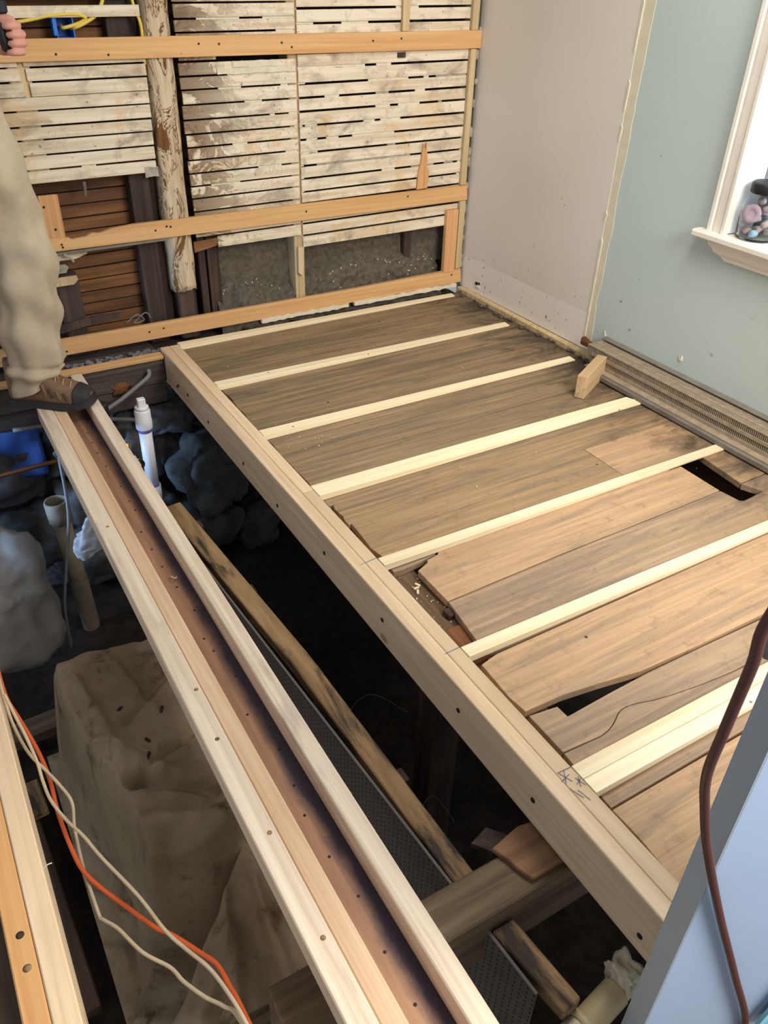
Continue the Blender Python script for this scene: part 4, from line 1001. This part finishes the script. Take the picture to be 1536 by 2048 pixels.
# ---- blue electrical box and yellow cables in the lath opening
bb = empty('electrical_box', (-.13, .07, 1.09), 'bright blue plastic electrical box set in the lath opening', 'box')
bm = bmesh.new()
def q9(x0, x1, y0, y1, z0, z1): bmesh.ops.create_cube(bm, size=1.0, matrix=Matrix.Translation(((x0 + x1) / 2, (y0 + y1) / 2, (z0 + z1) / 2)) @ Matrix.Diagonal((x1 - x0, y1 - y0, z1 - z0, 1)))
q9(-.168, -.11, .110, .114, 1.08, 1.16); q9(-.168, -.164, .035, .112, 1.08, 1.16); q9(-.114, -.11, .035, .112, 1.08, 1.16); q9(-.168, -.11, .035, .112, 1.08, 1.084); q9(-.168, -.11, .035, .112, 1.156, 1.16)
link('box_shell', bm_mesh(bm, 'box_shell'), M['bluebox'], bb)
box('mounting_ear', -.178, -.166, .03, .036, 1.09, 1.15, M['bluebox'], bb, .001)
box('box_back', -.160, -.116, .104, .110, 1.088, 1.15, M['bluesheet'], bb, 0)
tag(tube('yellow_cable', [(-.42, .035, 1.115), (-.27, .026, 1.132), (-.183, .022, 1.147), (-.11, .020, 1.151), (-.078, .022, 1.145), (-.072, .026, 1.136), (-.10, .03, 1.123), (-.145, .034, 1.112), (-.142, .08, 1.115)], .0055, M['yellow'], None, 10), 'yellow electrical cable looping into the blue box', 'cable')
tag(tube('yellow_cable', [(-.118, .08, 1.108), (-.110, .036, 1.112), (-.075, .028, 1.126), (-.03, .03, 1.152), (.0, .032, 1.20), (.05, .034, 1.3)], .0062, M['yellow'], None, 10), 'yellow electrical cable rising from the blue box behind the laths', 'cable')
tag(tube('yellow_cable', [(.085, .04, 1.25), (.096, .03, 1.17), (.108, .026, 1.13), (.112, .03, 1.09), (.108, .03, 1.0)], .0055, M['yellow'], None, 10), 'yellow electrical cable hanging beside the rotten post', 'cable')

# ================================================================ PERSON
pe = empty('person', (-.62, -.33, 0), 'person in khaki trousers and brown boots standing on the beams', 'person')
bm = bmesh.new()
def chain(pts, rad, n=5, seg=14):
    sp = spline(pts, n); rr = []
    m = len(pts) - 1
    for i in range(len(sp)):
        u = i / (len(sp) - 1) * m; k = min(int(u), m - 1); f = u - k; rr.append(rad[k] * (1 - f) + rad[k + 1] * f)
    tube_into(bm, sp, rr, seg)
HIP = Vector((-.665, -.33, .93))
chain([(-.50, -.32, .05), (-.495, -.325, .25), (-.485, -.34, .48), (-.53, -.335, .72), (-.585, -.33, .92)], [.04, .052, .056, .075, .085])
chain([(-.90, -.36, .05), (-.885, -.36, .25), (-.865, -.36, .48), (-.80, -.34, .72), (-.745, -.33, .92)], [.04, .052, .056, .075, .085])
chain([(-.665, -.33, .88), (-.67, -.33, 1.05), (-.68, -.325, 1.25), (-.685, -.32, 1.42), (-.685, -.32, 1.50), (-.68, -.33, 1.58)], [.13, .12, .135, .13, .06, .055])
chain([(-.53, -.30, 1.42), (-.50, -.28, 1.30), (-.52, -.30, 1.14), (-.53, -.40, 1.08), (-.455, -.425, 1.10)], [.055, .05, .043, .040, .03])
chain([(-.84, -.32, 1.42), (-.89, -.32, 1.28), (-.92, -.34, 1.12), (-.93, -.42, .98), (-.92, -.48, .86)], [.055, .05, .043, .040, .03])
chain([(-.84, -.32, 1.42), (-.53, -.30, 1.42)], [.06, .06])
bmesh.ops.create_icosphere(bm, subdivisions=3, radius=1, matrix=Matrix.Translation((-.675, -.345, 1.69)) @ Matrix.Diagonal((.075, .095, .115, 1)))
bmesh.ops.create_icosphere(bm, subdivisions=2, radius=1, matrix=Matrix.Translation((-.665, -.44, 1.675)) @ Matrix.Diagonal((.012, .022, .020, 1)))
for s in (-1, 1): bmesh.ops.create_icosphere(bm, subdivisions=2, radius=1, matrix=Matrix.Translation((-.675 + s * .076, -.335, 1.685)) @ Matrix.Diagonal((.010, .018, .03, 1)))
# other hand hanging
for k in range(4): chain([(-.92 + .016 * (k - 1.5), -.49, .85), (-.92 + .018 * (k - 1.5), -.50, .80), (-.92 + .017 * (k - 1.5), -.485, .75)], [.012, .009, .007], 3, 8)
bmesh.ops.create_icosphere(bm, subdivisions=2, radius=1, matrix=Matrix.Translation((-.92, -.488, .84)) @ Matrix.Diagonal((.04, .02, .05, 1)))
bo = link('body', bm_mesh(bm, 'body'), M['skin'], pe, (0, 0, 0))
md = bo.modifiers.new('remesh', 'REMESH'); md.mode = 'VOXEL'; md.voxel_size = .008; md.use_smooth_shade = True
ms = bo.modifiers.new('smooth', 'SMOOTH'); ms.iterations = 3
# raised hand, loosely closed around a dark tool handle
bm = bmesh.new()
W0 = Vector((-.465, -.425, 1.098)); HC = Vector((-.405, -.43, 1.120))
chain([W0 - Vector((.05, 0, .008)), W0, HC - Vector((.02, 0, 0))], [.030, .028, .032], 4, 14)
bmesh.ops.create_icosphere(bm, subdivisions=3, radius=1, matrix=Matrix.Translation(HC) @ Matrix.Rotation(-.35, 4, 'Y') @ Matrix.Diagonal((.044, .022, .042, 1)))
for k in range(4):
    f = k / 3.0; b = HC + Vector((.026 + .008 * math.sin(f * 3.1), -.004, .030 - .062 * f))
    ln = [.9, 1.0, .95, .78][k]
    chain([b + Vector((-.012, .006, 0)), b + Vector((.012, -.012, .002)) * ln, b + Vector((.010, -.036, .002)) * 1, b + Vector((-.014, -.046, .002)), b + Vector((-.026, -.034, .001))], [.0105, .0105, .0098, .009, .0075], 4, 10)
chain([HC + Vector((-.022, -.008, .026)), HC + Vector((-.006, -.026, .046)), HC + Vector((.016, -.040, .048)), HC + Vector((.030, -.048, .040))], [.014, .0125, .011, .0085], 4, 10)
hd = link('hand', bm_mesh(bm, 'hand'), M['skin'], pe, (0, 0, 0))
md = hd.modifiers.new('remesh', 'REMESH'); md.mode = 'VOXEL'; md.voxel_size = .0026; md.use_smooth_shade = True
ms = hd.modifiers.new('smooth', 'SMOOTH'); ms.iterations = 4
tl = empty('hand_tool', HC + Vector((-.005, -.025, -.03)), 'dark handled tool held in the raised hand', 'tool')
lathe('tool_handle', [(.008, -.030), (.011, -.026), (.011, .0), (.013, .045), (.011, .06)], HC + Vector((-.003, -.026, .0)), (-.12, 0, 1), M['black'], tl, 14)
box('tool_head', -.445, -.385, -.475, -.435, 1.178, 1.215, M['black'], tl, .006)
# trousers
def leg(path, rad, seedv):
    sp = spline(path, 9); m = len(path) - 1; rings = []
    for i, p in enumerate(sp):
        u = i / (len(sp) - 1) * m; k = min(int(u), m - 1); f = u - k; r = rad[k] * (1 - f) + rad[k + 1] * f
        ring = []
        for q in range(40):
            a = 2 * math.pi * q / 40; c, s = math.cos(a), math.sin(a)
            w = .009 * math.sin(p.z * 38 + 2.2 * c + 1.4 * s + seedv) * (.4 + .6 * math.exp(-((p.z - .34) / .22) ** 2)) + .010 * noise.noise(Vector((c * 1.5, s * 1.5, p.z * 9 + seedv))) + .006 * math.sin(6 * a + 4 * p.z)
            if p.z < .16: w += .008 * math.sin(p.z * 120 + c * 2)
            rr = r + w
            dz = (-.022 * c * (1 if p.z < .10 else 0)) if p.z < .10 else 0
            ring.append((p.x + rr * c, p.y + rr * .86 * s, p.z - (0.012 * (1 - c) * .5 if i == 0 else 0) + (.032 * c * max(0, 1 - i / 12))))
        rings.append(ring)
    return rings
def loftbm(bm, rings):
    R = [[bm.verts.new(p) for p in r] for r in rings]; n = len(R[0])
    for a, b in zip(R, R[1:]):
        for k in range(n): bm.faces.new((a[k], a[(k + 1) % n], b[(k + 1) % n], b[k]))
bm = bmesh.new()
loftbm(bm, leg([(-.506, -.325, .084), (-.505, -.327, .11), (-.503, -.328, .19), (-.486, -.33, .35), (-.482, -.335, .55), (-.510, -.332, .78), (-.555, -.33, .95), (-.60, -.33, 1.0)], [.080, .086, .092, .097, .101, .102, .112, .10], 0))
loftbm(bm, leg([(-.905, -.365, .06), (-.90, -.365, .10), (-.89, -.36, .2), (-.87, -.36, .40), (-.845, -.355, .58), (-.80, -.34, .78), (-.76, -.33, .95), (-.72, -.33, 1.0)], [.080, .086, .090, .096, .10, .102, .112, .10], 3))
rings = []
for i in range(9):
    z = .84 + i * .03; ring = []
    for q in range(40):
        a = 2 * math.pi * q / 40; ring.append((-.663 + (.165 - .004 * i) * math.cos(a), -.33 + .125 * math.sin(a), z))
    rings.append(ring)
loftbm(bm, rings)
bmesh.ops.recalc_face_normals(bm, faces=bm.faces)
tr = link('trousers', bm_mesh(bm, 'trousers'), M['khaki'], pe, (0, 0, 0), smooth=True); tr['label'] = 'khaki canvas work trousers with creases'
bm = bmesh.new()
rings = []
for i in range(14):
    f = i / 13; z = 1.04 + f * .45; w_ = .165 + .05 * math.sin(f * 2.4) - (.10 * max(0, f - .75) / .25); dd = .125 + .015 * math.sin(f * 3)
    rings.append([(-.672 + w_ * math.cos(2 * math.pi * q / 36), -.325 + dd * math.sin(2 * math.pi * q / 36), z) for q in range(36)])
loftbm(bm, rings)
chain([(-.55, -.305, 1.40), (-.51, -.285, 1.30), (-.52, -.30, 1.16)], [.075, .068, .06])
chain([(-.82, -.32, 1.40), (-.89, -.32, 1.28), (-.92, -.34, 1.14)], [.075, .068, .06])
bmesh.ops.recalc_face_normals(bm, faces=bm.faces)
link('shirt', bm_mesh(bm, 'shirt'), M['shirt'], pe, (0, 0, 0), smooth=True)
rock('hair', (-.675, -.325, 1.735), (.082, .098, .085), M['hair'], pe, seed=5, amp=.1, sub=3)
# boots
def boot(heel, toe, zb):
    h = Vector((heel[0], heel[1], zb)); ax = (Vector((toe[0], toe[1], zb)) - h); LN = ax.length; ax.normalize(); sd = Vector((-ax.y, ax.x, 0))
    b = empty('boot', h); b.parent = pe; b.location = h - pe.location
    def half(sv):   # half width
        w_ = .042 + .012 * sm(.25, .70, sv)
        if sv > .74: w_ *= max(0.06, 1 - ((sv - .74) / .275) ** 2.4) ** .5
        if sv < .10: w_ *= max(0.2, 1 - ((.10 - sv) / .11) ** 2) ** .5
        return w_
    def top(sv):
        return .046 + .070 * (1 - sm(.25, .66, sv)) + .030 * (1 - sm(.55, .95, sv)) - .024 * sm(.90, 1.01, sv) ** 2
    def ringat(sv, z0, k=1.0, n=26, tk=1.0):
        r = []
        for q in range(n + 1):
            a = math.pi * q / n
            c = math.cos(a); s_ = max(0.0, math.sin(a))
            r.append(h + ax * (sv * LN) + sd * (half(sv) * k * math.copysign(abs(c) ** .55, c)) + Vector((0, 0, z0 + (top(sv) * tk) * s_ ** .6)))
        return r
    o = loft('upper', [ringat(i / 28, .022) for i in range(0, 29)], M['boot'], b, origin=h)
    loft('toe_cap', [ringat(.82 + .185 * i / 12, .021, 1.05, 26, 1.06) for i in range(13)], M['sole'], b, origin=h)
    def sole_ring(sv):
        w_ = half(sv) * 1.10; zt_ = .030 + .010 * sm(.85, 1.0, sv); zz = .004 + .010 * sm(.80, 1.0, sv)
        c = h + ax * ((sv * 1.03 - .012) * LN)
        return [c + sd * w_ + Vector((0, 0, zz)), c + sd * w_ + Vector((0, 0, zt_)), c - sd * w_ + Vector((0, 0, zt_)), c - sd * w_ + Vector((0, 0, zz))]
    loft('outsole', [sole_ring(i / 24) for i in range(25)], M['sole'], b, smooth=False, origin=h)
    for side_ in (-1, 1):
        for i in range(6):
            sv = .34 + .085 * i; P = []
            for q in range(5):
                a = .16 + .5 * q / 4
                c = math.cos(a); s_ = max(0.0, math.sin(a))
                P.append(h + ax * (sv * LN - .012 * q / 4) + sd * (side_ * half(sv) * 1.03 * abs(c) ** .55) + Vector((0, 0, .022 + top(sv) * s_ ** .6)))
            tube('side_strap', P, [.0055] * 25, M['bootd'] if i % 2 else M['boot'], b, 8, 6)
    for i in range(5):
        sv = .40 + .085 * i; z = .024 + top(sv)
        c = h + ax * (sv * LN) + Vector((0, 0, z + .001))
        tube('lace', [c + sd * .026 + Vector((0, 0, -.012)), c + ax * .006, c - sd * .026 + Vector((0, 0, -.012)) + ax * .012], .0024, M['lace'], b, 6)
    for s_ in (-1, 1):
        tube('lace_loop', [h + ax * (.62 * LN) + Vector((0, 0, .024 + top(.62))), h + ax * (.46 * LN) + sd * (.022 * s_) + Vector((0, 0, .055 + top(.5))), h + ax * (.36 * LN) + sd * (.016 * s_) + Vector((0, 0, .034 + top(.38))), h + ax * (.50 * LN) + sd * (.004 * s_) + Vector((0, 0, .034 + top(.5))), h + ax * (.62 * LN) + Vector((0, 0, .022 + top(.62)))], .0022, M['lace'], b, 6)
    return b
boot((-.600, -.285), (-.360, -.445), -.002)
boot((-.955, -.30), (-.90, -.58), -.002)
# eyes and mouth
for s_ in (-1, 1): rock('eye', (-.668 + s_ * .028, -.431, 1.70), (.012, .006, .007), M['black'], pe, seed=s_, amp=0, sub=2)
